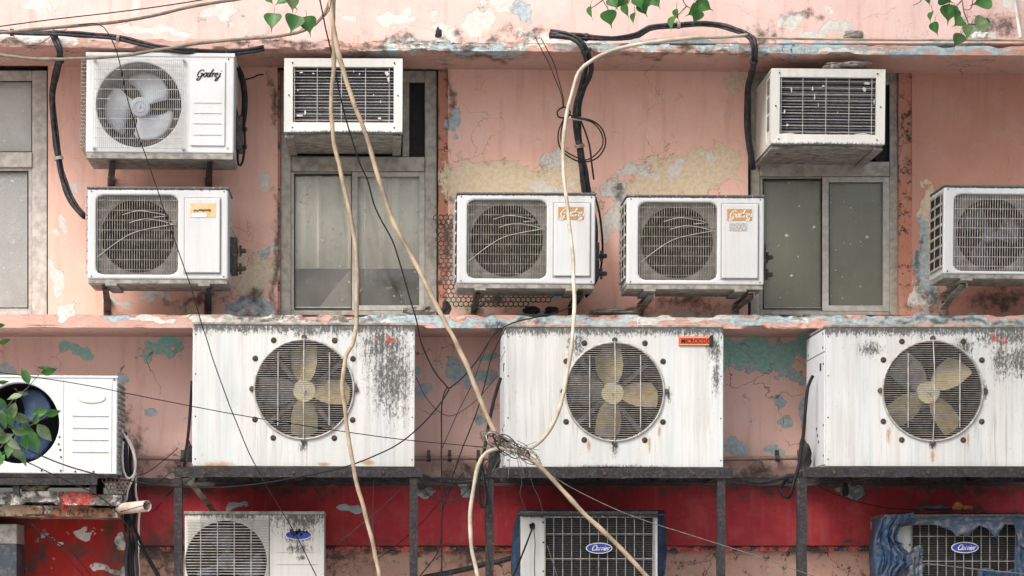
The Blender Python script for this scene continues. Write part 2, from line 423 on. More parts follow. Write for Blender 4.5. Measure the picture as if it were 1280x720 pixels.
M['moss'] = mat_simple('dry_moss', (.20,.19,.09), (.08,.07,.04), .95, 0, 60, 1)
M['rod'] = mat_simple('guard_rod', (.36,.35,.33), (.20,.19,.17), .55, .3, 40, .1)
M['fan_hub'] = mat_simple('fan_hub_cream', (.58,.54,.38), (.48,.44,.30), .55, 0, 8, .1)
M['fan_tan'] = mat_simple('fan_tan', (.34,.28,.16), (.24,.20,.13), .6, 0, 8, .2, dust=.2)
M['fan_slate'] = mat_simple('fan_slate', (.10,.12,.16), (.06,.07,.09), .5, 0, 9, .1, dust=.2)
M['gasket'] = mat_simple('gasket_rubber', (.02,.02,.02), (.012,.012,.012), .7)
M['splat'] = mat_simple('bird_dropping', (.55,.55,.53), (.38,.38,.36), .8)
M['rust_strip'] = mat_paint('rust_strip_paint', (.46,.40,.30), (.30,.14,.08), fade=(.50,.46,.38), fleck=.3, crack=.5, tex=3, mottle=.9)
M['cab_dark'] = mat_simple('cabinet_dark', (.045,.055,.075), (.03,.035,.05), .5, 0, 8, .2, dust=.2)
M['coil_grey'] = mat_simple('coil_grey', (.06,.063,.07), (.04,.042,.047), .7, 0, 60, .2, dust=.15)
# ------------------------------------------------------------------ building
BL = [  # peeled patches, in photo pixels: layer, x, y, rx, ry
 ('white',50,4,16,6),('white',165,8,8,14),('white',275,18,17,10),('white',190,38,50,5),('white',492,27,20,10),('white',540,14,7,6),('white',502,14,7,7),
 ('white',552,28,12,8),('white',604,24,15,14),('cream',610,34,8,6),('white',570,42,14,6),('blue',658,20,10,13),('white',640,8,18,14),('white',650,42,12,7),('white',440,22,10,5),
 ('white',997,30,16,11),('cream',1000,38,8,8),('white',1039,32,14,13),('white',1036,8,5,5),('white',1020,46,16,4),('white',1060,46,20,5),('white',1225,45,16,6),('white',1265,6,12,8),
 ('white',336,222,7,12),('white',81,278,5,9),('white',67,356,10,16),('white',64,340,5,12),('white',88,384,14,9),('white',188,367,18,8),('cream',318,345,30,32),('blue',322,313,10,6),('white',342,310,5,6),('blue',318,384,30,8),
 ('cream',226,383,18,10),('white',93,235,5,9),('white',70,290,4,6),('white',150,380,16,5),
 ('blue',568,145,7,14),('blue',572,168,5,6),('cream',622,226,66,26),('cream',585,232,30,24),('cream',703,225,34,30),('white',687,203,20,10),('white',692,232,26,8),('cream',680,250,60,16),
 ('cream',850,218,62,26),('cream',905,208,28,26),('cream',815,240,34,18),('white',792,212,16,10),('white',838,206,14,10),('white',880,200,12,6),('white',768,252,14,26),('white',760,238,10,12),('cream',920,106,9,13),('white',756,280,8,20),
 ('cream',595,378,30,9),('cream',655,380,30,10),('white',630,376,8,5),('blue',700,370,8,5),
 ('cream',1156,268,10,38),('blue',1152,300,7,30),('blue',1160,350,10,40),('white',1150,375,12,20),('cream',1165,320,6,20),
 ('teal',92,437,20,9),('teal',203,437,30,12),('teal',225,433,14,8),('blue',8,462,13,7),('blue',155,470,7,7),('blue',187,516,6,6),
 ('blue',531,487,18,10),('blue',520,458,5,6),('blue',572,465,17,9),('blue',613,446,12,8),('blue',604,476,22,9),('blue',600,520,5,8),('teal',612,444,8,5),
 ('teal',945,446,64,16),('blue',930,456,46,12),('blue',985,462,20,16),('teal',965,436,60,7),('blue',967,563,18,8),('blue',977,526,10,9),('blue',978,505,6,6),('blue',1003,520,6,18),('blue',914,563,14,11),
 ('blue',527,612,17,7),('blue',584,612,8,8),('blue',290,634,20,5),('blue',437,635,13,4),('blue',1060,612,14,6),
 ('white',103,667,10,8),('white',150,674,8,9),('white',78,681,4,3),('white',130,713,15,6),('white',153,710,7,8),
 ('red',110,621,17,8),('red',75,625,9,6),('red',92,619,14,7),
 
 ('white',560,58,120,7),('white',700,56,70,7),('white',20,48,90,6),('blue',860,56,60,5),('white',900,60,60,5),('white',1060,66,60,4),('white',480,402,90,8),('white',330,402,80,6),('white',620,403,60,6),('white',820,399,60,6),('blue',1180,401,90,5),('white',1040,399,60,5),('blue',150,398,20,4),('white',185,400,25,4),('teal',955,434,70,14),
 ('blue',480,66,20,5),('blue',590,62,60,6),('blue',800,55,60,5),('blue',1000,60,80,6),('blue',1180,62,90,6),('blue',950,400,60,4),('blue',1100,400,100,6),('blue',1240,402,60,7),('blue',560,402,90,7),('blue',480,398,60,5),('blue',700,400,90,6),
 ('white',300,396,70,5),('white',900,395,60,5),
]
DB = [ # grime and stains, plus painted shade under units and the red band
 ('dirt',430,400,110,9),('dirt',330,402,70,8),('dirt',640,404,80,5),('dirt',400,388,50,5),('dirt',320,52,60,6),('dirt',560,54,130,8),('dirt',480,56,90,10),('dirt',380,60,50,8),('dirt',850,66,140,6),('dirt',600,70,60,5),('dirt',20,56,60,6),
 ('dirt',550,600,160,22),('dirt',960,602,160,22),('dirt',300,606,200,16),('dirt',1150,606,260,16),('dirt',760,606,200,16),('dirt',580,686,600,5),('dirt',1100,684,300,6),  # closing strips paint the shadow line below the red band
 ('dirt',870,378,34,12),('dirt',860,376,70,16),('dirt',600,382,34,9),('dirt',230,588,30,30),('dirt',180,600,50,16),('dirt',940,600,40,26),
 ('dirt',1160,380,22,30),('dirt',1150,330,6,60),('dirt',345,330,6,120),('dirt',340,120,6,60),('dirt',560,120,7,60),('dirt',562,300,8,90),
 ('dirt',15,385,40,6),('dirt',320,376,26,18),('dirt',760,590,100,20),('dirt',770,245,14,20),('dirt',1250,370,70,16),('dirt',240,375,60,10),
 ('dirt',40,618,90,8),('dirt',140,624,20,20),('dirt',150,656,18,20),('dirt',20,660,34,18),('dirt',45,700,18,40),('dirt',110,690,30,10),('dirt',140,690,20,50),
 ('dirt',160,560,20,60),('dirt',200,690,60,40),('dirt',1010,20,20,8),('dirt',1240,30,30,20),('dirt',960,40,30,12),('dirt',660,44,40,10),('dirt',580,40,10,8),('dirt',780,390,60,5),('dirt',1000,394,90,4),('dirt',1200,402,200,5),
 ('dirt',1200,640,90,10),('dirt',420,700,60,12),('dirt',580,700,30,14),('dirt',130,95,30,10),
]
LAY = ('white','cream','blue','teal','red','dirt')
def paint_attrs(me):
    n = len(me.vertices); co = np.empty(n*3, np.float32); me.vertices.foreach_get('co', co); co = co.reshape(-1,3)
    k = F/(D+co[:,1]); px = VX+co[:,0]*k; py = VY-(co[:,2]-EYE)*k
    wx = 7*np.sin(px/31+py/23)+5*np.sin(py/11-px/17+1)+3*np.sin(px/6.1+py/7.3+2)+2*np.sin(px/3.1-py/3.7)
    wy = 5*np.sin(px/27-py/19+4)+4*np.sin(py/13+px/9.7+3)+3*np.sin(px/5.3-py/6.1)+2*np.sin(px/3.3+py/2.9)
    for L in LAY:
        f = np.full(n, -1.3, np.float32)
        for b in BL+DB:
            if b[0] != L: continue
            _, cx, cy, rx, ry = b
            k_ = min(1, ry/9); q = 1-np.sqrt(((px+wx*min(1,rx/14)-cx)/rx)**2+((py+wy*k_-cy)/ry)**2)
            # a patch keeps its ragged size whatever its radius
            if L != 'dirt': q = q*1.6+.02
            f = np.maximum(f, q)
        a = me.attributes.new(L, 'FLOAT', 'POINT'); a.data.foreach_set('value', f)

building = empty('building', (0,0,0), 'weathered pink painted building facade with two concrete ledges, a red band and recessed windows', 'building')

def wall_panel(name, x0, x1, y0, y1, d, thick, mat, z0=None, step=.012, rough=.0012):
    a, b = P(x0, y1, d), P(x1, y0, d)
    if z0 is not None: a.z = z0
    xs = np.arange(a.x, b.x, step); xs = np.append(xs, b.x); zs = np.arange(a.z, b.z, step); zs = np.append(zs, b.z)
    # coarse columns and rows far outside the frame
    def thin(v, lo, hi): return np.array([t for i, t in enumerate(v) if (lo <= t <= hi) or i % 12 == 0 or i == len(v)-1])
    xs = thin(xs, -2.2, 3.6); zs = thin(zs, 1.6, 4.9)
    nx, nz = len(xs), len(zs); X, Z = np.meshgrid(xs, zs)
    Y = -d + rough*(np.sin(X*7.3+Z*3.1)+np.sin(X*17.1-Z*11.7)+np.sin(Z*23.3+X*5.1))
    V = np.stack([X,Y,Z], -1).reshape(-1,3).tolist()
    Fc = []
    for j in range(nz-1):
        o = j*nx
        for i in range(nx-1): Fc.append((o+i,o+i+1,o+nx+i+1,o+nx+i))
    m = MB(); m.v = [tuple(v) for v in V]; m.f = Fc
    back = -d+thick; n0 = len(m.v)
    def edge(idx):
        base = len(m.v); 
        for i in idx: x,y,z = m.v[i]; m.v.append((x,back,z))
        for k in range(len(idx)-1): m.f.append((idx[k],idx[k+1],base+k+1,base+k))
    edge([i for i in range(nx)]); edge([(nz-1)*nx+i for i in range(nx)]); edge([j*nx for j in range(nz)]); edge([j*nx+nx-1 for j in range(nz)])
    o = m.build(name, mat, building); paint_attrs(o.data); return o

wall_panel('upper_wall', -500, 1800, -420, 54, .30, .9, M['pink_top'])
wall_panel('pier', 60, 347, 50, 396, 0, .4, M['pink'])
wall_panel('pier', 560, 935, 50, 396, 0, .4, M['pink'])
wall_panel('pier', 1140, 1800, 50, 396, 0, .4, M['pink_right_dim'])
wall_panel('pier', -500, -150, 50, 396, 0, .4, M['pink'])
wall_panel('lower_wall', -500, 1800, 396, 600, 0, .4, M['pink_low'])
wall_panel('red_band', 160, 1800, 604, 682, .12, .4, M['red'])
wall_panel('base_wall', 158, 1800, 682, 900, .05, .4, M['brown'], z0=-.05)
wall_panel('corner_wall', -500, 157, 646, 900, .14, .6, M['orange_red'], z0=-.05)

def ledge(name, x0, x1, top, bot, slope, d, mat, amp, back=0.0, cap=None):
    """a projecting concrete ledge, chipped along its edges; top/bot are photo rows of its front face at x=0"""
    xs = np.arange(P(x0,0,d).x, P(x1,0,d).x, .011); prof = []
    nf, ns = 9, 9
    for k in range(4): prof.append((back+(d-back)*k/4, 0))
    for k in range(nf+1): prof.append((d, k/nf))
    for k in range(1, ns+1): prof.append((d-(d-back)*k/ns, 1.0))
    V = []; n = len(prof)
    for x in xs:
        px = VX+x*F/(D-d); zt = P(0, top+slope*px, d).z; zb = P(0, bot+slope*px, d).z; A = amp(px)
        for i, (dd, t) in enumerate(prof):
            z = zt+(zb-zt)*t; y = -dd
            q = Vector((x*6, dd*9, z*13)); q2 = q*4.5
            e = 1.0 if (i in (4, 4+nf)) else .55
            y += A*e*(mn.noise(q)+.7*mn.noise(q2)+.4*mn.noise(q2*2.3)); z += A*.5*e*(mn.noise(q+Vector((9,0,0)))+.8*mn.noise(q2+Vector((5,0,0))))
            c = mn.noise(Vector((x*9, 3.3, 0)))                 # broken bites out of the edges
            if c > .12 and i in (3,4,5) : z -= A*min(1.6,(c-.12)*9); y += A*(c-.12)*7
            if c < -.18 and i in (3+nf,4+nf,5+nf): z += A*min(1.6,(-c-.18)*9); y += A*(-c-.18)*6
            V.append((x,y,z))
    m = MB(); m.v = V
    for j in range(len(xs)-1):
        for i in range(n-1): m.f.append((j*n+i, j*n+i+1, (j+1)*n+i+1, (j+1)*n+i))
    m.f.append(tuple(range(n))); m.f.append(tuple((len(xs)-1)*n+i for i in range(n)))
    o = m.build(name, mat, building); paint_attrs(o.data); return o
ledge('ledge', -500, 1800, 47, 58.5, .0085, .45, M['ledge'], lambda p: .006+.010*max(0,1-abs(p-480)/230)+.004*max(0,1-abs(p-850)/200))
ledge('ledge', -500, 1800, 393, 409.5, .001, .45, M['ledge'], lambda p: .0025 if p < 235 else .006+.006*max(0,1-abs(p-960)/120))
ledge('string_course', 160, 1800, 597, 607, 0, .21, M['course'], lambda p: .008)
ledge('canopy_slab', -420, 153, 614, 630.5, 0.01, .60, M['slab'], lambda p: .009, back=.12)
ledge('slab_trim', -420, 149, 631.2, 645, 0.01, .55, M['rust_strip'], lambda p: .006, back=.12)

room = MB(); a, b = P(-500, 398, 0), P(1800, 60, 0)
x0,x1,z0,z1 = a.x,b.x,a.z,b.z
room.add([(x0,.40,z0),(x1,.40,z0),(x1,.40,z1),(x0,.40,z1),(x0,1.4,z0),(x1,1.4,z0),(x1,1.4,z1),(x0,1.4,z1)], [(4,5,6,7),(0,1,5,4),(3,7,6,2),(0,4,7,3),(1,2,6,5)])
room.build('room_interior', mat_simple('room_paint', (.10,.11,.12), (.08,.09,.10), .9), building)

def mat_glass(name, dust, c, seed=0., dirty=.5):
    n = NT(name); o = (seed,0,seed*2)
    c1 = n.scaled((1,1,1), o)
    f = n.m_('ADD', dust, n.m_('MULTIPLY', n.m_('SUBTRACT', n.noise(2.6, 5, .6, c1), .5), .6))
    smear = n.ss(n.noise(7, 7, .7, c1, 1.5), .62, .70, 0, .35*dirty); spl = n.ss(n.noise(30, 3, .5, c1), .69, .72)
    drip = n.ss(n.noise(1, 4, .6, n.scaled((60,1,5), o)), .62, .8, 0, .25*dirty)
    f = n.m_('ADD', n.m_('ADD', f, smear), n.m_('ADD', drip, spl), clamp=True)
    col = n.mix(n.m_('ADD', smear, spl, clamp=True), c, (.50,.51,.48))
    n.fin(col, n.ss(n.noise(9, 4), .3, .7, .10, .35), n.bump(n.noise(1.3, 2), .05, .01), spec=.6)
    tr = n.t.nodes.new('ShaderNodeBsdfTransparent'); gl = n.t.nodes.new('ShaderNodeBsdfGlossy'); gl.inputs['Roughness'].default_value = .06
    fr = n.t.nodes.new('ShaderNodeFresnel'); m1 = n.t.nodes.new('ShaderNodeMixShader'); m2 = n.t.nodes.new('ShaderNodeMixShader')
    n.t.links.new(fr.outputs[0], m1.inputs[0]); n.t.links.new(tr.outputs[0], m1.inputs[1]); n.t.links.new(gl.outputs[0], m1.inputs[2])
    n.t.links.new(f, m2.inputs[0]); n.t.links.new(m1.outputs[0], m2.inputs[1]); n.t.links.new(n.b.outputs[0], m2.inputs[2]); n.t.links.new(m2.outputs[0], n.out.inputs[0])
    return n.m
M['glass1'] = mat_glass('dusty_glass', .13, (.60,.60,.54), 1.3, 1.3)
M['glass2'] = mat_glass('dusty_glass_olive', .33, (.27,.285,.21), 4.7, .3)
M['glass0'] = mat_glass('dusty_glass_pale', .38, (.70,.72,.71), 8.1, .3)
M['glassk'] = mat_simple('black_pane', (.012,.013,.015), (.02,.02,.022), .5, 0, 20, .05, spec=.2)
M['blind'] = mat_simple('blind_cloth', (.84,.83,.73), (.80,.79,.68), .9, 0, 5, .1)
M['blind_dk'] = mat_simple('blind_olive', (.26,.26,.19), (.20,.20,.145), .9, 0, 5, .1)
M['blind_pl'] = mat_simple('blind_pale', (.80,.80,.77), (.75,.75,.72), .9, 0, 5, .1)

M['alu_sash'] = mat_simple('sash_metal', (.50,.49,.46), (.36,.35,.33), .5, .2, 26, .2, dust=.3)
FD = -.05   # window frames stand this far behind the face of the wall
def pbox(mb, x0, x1, y0, y1, d, t):
    a, b = P(x0, y1, d), P(x1, y0, d); mb.box(a.x, b.x, -d, -d+t, a.z, b.z)
def pane(parent, x0, x1, y0, y1, mat, d=FD-.03, name='pane'):
    g = MB()
    for q in ((x0-.6,x0+.9,y0-.6,y1+.6),(x1-.9,x1+.6,y0-.6,y1+.6),(x0+.95,x1-.95,y0-.6,y0+.9),(x0+.95,x1-.95,y1-.9,y1+.6)): pbox(g, *q, d+.026, .020)
    g.build('gasket', M['gasket'], parent)
    m = MB(); pbox(m, x0, x1, y0, y1, d, .005); return m.build(name, mat, parent)

def window(members, sashes, panes, blinds, mat, label=None):
    w = MB()
    for (x0,x1,y0,y1,dd) in members: pbox(w, x0,x1,y0,y1, FD+dd, .07+dd)
    f = w.build('window', mat, building, bevel=.004)
    if label: f['label'] = label
    for (x0,x1,y0,y1,dd,t) in sashes:
        s = MB()
        for q in ((x0,x0+t,y0,y1),(x1-t,x1,y0,y1),(x0+t+.05,x1-t-.05,y0,y0+t*.8),(x0+t+.05,x1-t-.05,y1-t*.9,y1)): pbox(s, *q, FD+dd, .03)
        s.build('sash', M['alu_sash'], f, bevel=.002)
        e = MB()      # dark rubbed joint round the sash
        for q in ((x0-.9,x0-.1,y0,y1),(x1+.1,x1+.9,y0,y1)): pbox(e, *q, FD+dd-.004, .02)
        e.build('sash_joint', M['gasket'], f)
    for (x0,x1,y0,y1,m) in panes: pane(f, x0,x1,y0,y1,m)
    for (x0,x1,y0,y1,m,dep) in blinds:
        # softly waved cloth
        b = MB(); p0, p1 = P(x0,y1,-dep), P(x1,y0,-dep); n = 60; vs = []
        for i in range(n+1):
            x = p0.x+(p1.x-p0.x)*i/n; y = dep+.006*math.sin(i*.9)+.004*math.sin(i*.37+1)
            vs += [(x,y,p0.z),(x,y,p1.z),(x,y+.004,p0.z),(x,y+.004,p1.z)]
        fs = []
        for i in range(n): k=i*4; fs += [(k,k+4,k+5,k+1),(k+2,k+3,k+7,k+6),(k+1,k+5,k+7,k+3),(k,k+2,k+6,k+4)]
        b.add(vs, fs); b.build('blind', m, f, smooth=True)
    return f

# left window
window([(-150,-138,88,396,.0),(40,59,88,396,.0),(-137.9,39.9,88,101,.0),(-137.9,39.9,190,209,.014),(-137.9,39.9,389,396,.0)],
       [(-136,40,210,389,-.005,6)], [(-137,40,101,190,M['glass0']),(-131,35,214,385,M['glass0'])],
       [(-137,40,95,200,M['blind'],.14),(-137,40,205,393,M['blind_pl'],.10)], M['alu_pale'], 'pale framed window at the left edge')
# window under the middle window unit
window([(350,364,88,394,.0),(531,546,88,394,.0),(364.1,530.9,88,103,.0),(364.1,530.9,196,214,.016),(364.1,530.9,388,394,.0),(503,512,103.1,195.9,-.004)],
       [(364,446,215,388,-.012,5),(440,531,215,388,.002,7)], [(368,442,218,386,M['glass1']),(446,526,218,386,M['glass1']),(512,531,103,196,M['glassk'])],
       [(364,531,214,336,M['blind'],.088),(447,531,336.2,352,M['fan_blue'],.10)], M['alu'], 'grey two sash window with a half drawn blind')
w = window([(938,950,88,394,.0),(1112,1123,88,394,.0),(950.1,1111.9,88,106,.0),(950.1,1111.9,202,220,.020),(950.1,1111.9,389,394,.0)],
       [(950,1036,221,389,-.012,5),(1028,1112,221,389,.002,8)], [(954,1032,224,386,M['glass2']),(1035,1106,224,386,M['glass2']),(1095,1112,106,202,M['glassk'])],
       [(950,1112,215,392,M['blind_dk'],.10)], M['alu'], 'grey two sash window with olive blind')
# board leaning inside the middle window
m = MB(); pts = [P(x,y,-.105) for x,y in ((392,392),(446,392),(446,340),(438,336))]
m.add([p for p in pts]+[p+Vector((0,.012,0)) for p in pts], [(0,1,2,3),(7,6,5,4),(0,4,5,1),(1,5,6,2),(2,6,7,3),(3,7,4,0)])
tag(m.build('board', mat_simple('board_card', (.40,.38,.31), (.33,.31,.26), .8)), 'pale board leaning inside the half blinded window', 'board')
# painted jamb strips beside the frames
def jamb(x0, x1, y0, y1, d=-.012, mat='jamb'):
    a, b = P(x0,y1,d), P(x1,y0,d); m = MB(); zs = np.linspace(a.z, b.z, 90)
    for i, z in enumerate(zs):
        w_ = .004*mn.noise(Vector((z*9,x0,0)))
        m.v += [(a.x+w_,-d+.06,z),(a.x+w_,-d+w_,z),(b.x,-d,z),(b.x,-d+.06,z)]
    for i in range(len(zs)-1):
        for k in range(3): m.f.append((i*4+k,i*4+k+1,i*4+k+5,i*4+k+4))
    o = m.build('jamb', M[mat], building); paint_attrs(o.data)
lip = MB(); A = P(158,689,.10); B = P(1800,683,.10); lip.box(A.x,B.x,-.10,-.02,A.z,B.z); lip.build('band_shadow_strip', M['course'], building)  # dark strip standing in for the shadow line under the red band
for q in ((347.2,349.6),(546.2,547.6),(934.6,937.6),(1123.4,1124.6),(58.6,60.2)):
    g = MB(); pbox(g, q[0], q[1], 89, 392, -.03, .02); g.build('joint_gap', M['gasket'], building)
jamb(548, 560, 88, 394); jamb(1123.5, 1140, 88, 394); jamb(346.5, 350, 88, 394)

# ground
m = MB(); m.add([(-60,-60,0),(60,-60,0),(60,30,0),(-60,30,0)], [(0,1,2,3)])
tag(m.build('pavement', mat_simple('paving', (.36,.35,.33), (.28,.27,.26), .9, 0, 3, .3)), None, None, None, 'structure')
# ------------------------------------------------------------------ air conditioners
class Unit:
    """root empty at the back bottom centre; local x right, y back, z up"""
    def __init__(s, name, label, cat, rect, df, dep, roll=0, group=None):
        s.x0,s.y0,s.x1,s.y1 = rect; s.s = (D-df)/F; s.xc = (s.x0+s.x1)/2
        s.w = (s.x1-s.x0)*s.s; s.h = (s.y1-s.y0)*s.s; s.dep = dep
        p = P(s.xc, s.y1, df); s.root = empty(name, (p.x, -(df-dep), p.z), label, cat, group)
        s.root.rotation_euler = (0, R(roll), 0)
    def X(s, px): return (px-s.xc)*s.s
    def Z(s, py): return (s.y1-py)*s.s
    def c(s, px, py): return (s.X(px), s.Z(py))
    def L(s, v): return v*s.s

def blade(mb, c, r0, r1, a0, sweep, w0, w1, y, pitch, nseg=8):
    """thin curved fan blade"""
    vs = []; m = 6
    for side in (0,1):
        for i in range(nseg+1):
            t = i/nseg; r = r0+(r1-r0)*t; a = a0+sweep*t; w = (w0+(w1-w0)*t)*(1-.25*max(0,t-.8)/.2)
            for j in range(m+1):
                u = j/m-.5; aa = a+u*w
                rr = r*(1-.10*abs(u)*2*t)
                vs.append((c[0]+rr*math.cos(aa), y+pitch*u*2-.01*math.cos(u*3)+side*.003, c[1]+rr*math.sin(aa)))
    fs = []; n = (nseg+1)*(m+1)
    for i in range(nseg):
        for j in range(m):
            k = i*(m+1)+j; fs += [(k,k+1,k+m+2,k+m+1), (n+k,n+k+m+1,n+k+m+2,n+k+1)]
    for i in range(nseg):
        for j in (0,m): k = i*(m+1)+j; fs.append((k,k+m+1,n+k+m+1,n+k))
    for j in range(m):
        k = nseg*(m+1)+j; fs.append((k,k+1,n+k+1,n+k))
    mb.add(vs, fs)

def fan(u, c, r, y, angles, mb_mat, hub_mat, hub=.2, w0=.6, w1=1.0, sweep=.35, pitch=.03, rings=True):
    f = MB(); f.disc(c, r*hub*.78, y-.035, y-.03, 28, r*hub); f.disc(c, r*hub, y-.03, y+.03)
    f.disc(c, r*hub*.12, y-.046, y-.034, 12)
    if rings: f.ring(c, r*hub*.55, .004, y-.036, 28)
    o = f.build('fan', hub_mat, u.root, smooth=False, bevel=.002)
    for a in angles:
        b = MB(); blade(b, c, r*hub*.9, r, R(a), sweep, w0, w1, y, pitch); b.build('blade', mb_mat, o, smooth=True)
    return o

def shroud(u, c, r, y0, y1, mat, r2=None, coil=True):
    m = MB(); n = 48; r2 = r2 or r*.94; vs = []
    for (rr,y) in ((r*1.02,y0),(r,y0+.01),(r2,y1)):
        for k in range(n): a = 2*math.pi*k/n; vs.append((c[0]+rr*math.cos(a),y,c[1]+rr*math.sin(a)))
    fs = [(i*n+k,i*n+(k+1)%n,(i+1)*n+(k+1)%n,(i+1)*n+k) for i in range(2) for k in range(n)]
    m.add(vs, fs); m.build('fan_shroud', mat, u.root, smooth=True)

def wires(mb, u, lines, y, t, d=None):
    """lines: (x0,z0,x1,z1) local; square rods"""
    for (a,b,c,e) in lines:
        if abs(a-c) > abs(b-e): mb.box(a, c, y, y+(d or t), b-t/2, b+t/2)
        else: mb.box(a-t/2, a+t/2, y, y+(d or t), min(b,e), max(b,e))

def chord(cc, r, v): return math.sqrt(max(r*r-(v-cc)**2, 0))

def dots(u, name, mat, pts, r, y0, y1, n=8, parent=None):
    for q in pts: MB().disc(q, r, y0, y1, n).build(name, mat, parent or u.root)
def swoosh(u, pts, mat, parent, y, lw):
    q = catmull([Vector((u.X(a), y, u.Z(b))) for a,b in pts], .02); m = MB(); m.tube(q, lw, 5)
    return m

# --- three-blade square-grille units of the left middle rows (rounded front grille)
def slim_ac(label, rect, g, panel, df=.55, dep=.32, roll=0, seed=0, side='left', badge=None, sticker=False, mold=0, lines=True, fanmat='fan_dark', gmat='grille_dark', cx=0, white=(.56,.58,.595), group='slim split air conditioners with a rounded wire grille'):
    u = Unit('outdoor_air_conditioner', label, 'air conditioner', rect, df, dep, roll, group)
    x0,y0,x1,y1 = g; c = u.c((x0+x1)/2, (y0+y1)/2); hw, hh = u.L(x1-x0)/2, u.L(y1-y0)/2
    cm = mat_case('casing_slim', white, u.h, topband=.018, streak=.22, seed=seed, dirt=.25, moldblobs=mold or ((u.w*.3,u.h,.14,.012),))
    b = MB(); case_with_hole(b, u.w, u.h, dep, c, rrect(hw, hh, .035), .035); body = b.build('casing', cm, u.root, bevel=.010, seg=3)
    # lid seam and base
    m = MB(); m.box(-u.w/2-.003, u.w/2+.003, -dep-.004, 0, u.h-.001, u.h+.010); m.build('top_cover', cm, u.root, bevel=.003)
    m = MB(); m.box(-u.w/2+.004, u.w/2-.004, -dep+.006, -.002, -.022, -.0005)
    for sx in (-1,1): m.box(sx*u.w*.33-.03, sx*u.w*.33+.03, -dep-.004, .0, -.034, -.0225)
    m.build('base_tray', M['casing_base'], u.root, bevel=.002)
    # inside
    r = min(hw,hh)*.93
    m = MB(); m.box(c[0]-hw-.02, c[0]+hw+.02, -.05, -.045, c[1]-hh-.02, c[1]+hh+.02)
    m.build('coil', M['coil'], u.root)
    shroud(u, c, r, -dep+.045, -.09, M['fan_dark'])
    # flat plate round the shroud (seen as paler corners)
    m = MB(); n = 48; vs = []; rf = rrect(hw-.001, hh-.001, .034)
    for k in range(n): a=2*math.pi*k/n; vs.append((c[0]+r*math.cos(a),-dep+.046,c[1]+r*math.sin(a)))
    for k in range(n): a=2*math.pi*k/n; q=rf(a); vs.append((c[0]+q*math.cos(a),-dep+.044,c[1]+q*math.sin(a)))
    m.add(vs, [(k,(k+1)%n,n+(k+1)%n,n+k) for k in range(n)]); m.build('fan_plate', M['plate'], u.root)
    fan(u, c, r*.93, -dep+.13, (80+seed*40, 200+seed*40, 320+seed*40), M[fanmat], M[fanmat], .22, .8, 1.25)
    # front guard
    m = MB(); y = -dep+.003; nv = max(20, int(hw*2/.0125)); L = []
    for i in range(nv):
        x = c[0]-hw+.006+(2*hw-.012)*i/(nv-1); L.append((x, c[1]-hh+.004, x, c[1]+hh-.004))
    wires(m, u, L, y, .0030)
    L = [(c[0]-hw+.001, c[1]-hh+2*hh*(k+.5)/8, c[0]+hw-.001, c[1]-hh+2*hh*(k+.5)/8) for k in range(8)]
    wires(m, u, L, y+.0035, .0032)
    gg = m.build('guard', M[gmat], u.root)
    if lines:
        X0,X1,Y0,Y1 = x0,x1,y0,y1; W,H = X1-X0,Y1-Y0
        m = MB()
        for pl in (((.02,.78),(.25,.60),(.5,.46),(.98,.36)), ((.40,.35),(.6,.30),(.82,.33),(.98,.38)), ((.32,.25),(.5,.20),(.7,.22),(.86,.26),(.7,.28))):
            q = catmull([Vector((u.X(X0+a*W), -dep-.001, u.Z(Y0+b*H))) for a,b in pl], .02); m.tube(q, .0017, 5)
        m.build('trim_wire', M['grille'], gg, smooth=True)
    # raised service panel
    X0,Y0,X1,Y1 = panel
    m = MB(); m.box(u.X(X0-1.6), u.X(X1+1.6), -dep-.0022, -dep-.0005, u.Z(Y1+1.6), u.Z(Y0-1.6)); m.build('panel_seam', M['fan_grey'], u.root, bevel=.001)
    m = MB(); m.box(u.X(X0), u.X(X1), -dep-.012, -dep-.0025, u.Z(Y1), u.Z(Y0)); m.build('service_panel', cm, u.root, bevel=.009, seg=3)
    # side vents
    sx = -1 if side == 'left' else 1
    m = MB(); X = sx*(u.w/2); nz = 7
    m.box(min(X+sx*.001,X+sx*.003), max(X+sx*.001,X+sx*.003), -dep+.03, -.03, .04, u.h-.03)
    v = m.build('side_opening', M['dark'], u.root)
    m = MB()
    for k in range(nz+1):
        z = .04+(u.h-.07)*k/nz; m.box(min(X+sx*.0035,X+sx*.009), max(X+sx*.0035,X+sx*.009), -dep+.02, -.02, z-.006, z+.006)
    for k in range(3):
        yy = -dep+.028+(dep-.06)*k/2; m.box(min(X+sx*.0093,X+sx*.012), max(X+sx*.0093,X+sx*.012), yy-.006, yy+.006, .034, u.h-.024)
    m.build('side_grille', M['grille'], u.root)
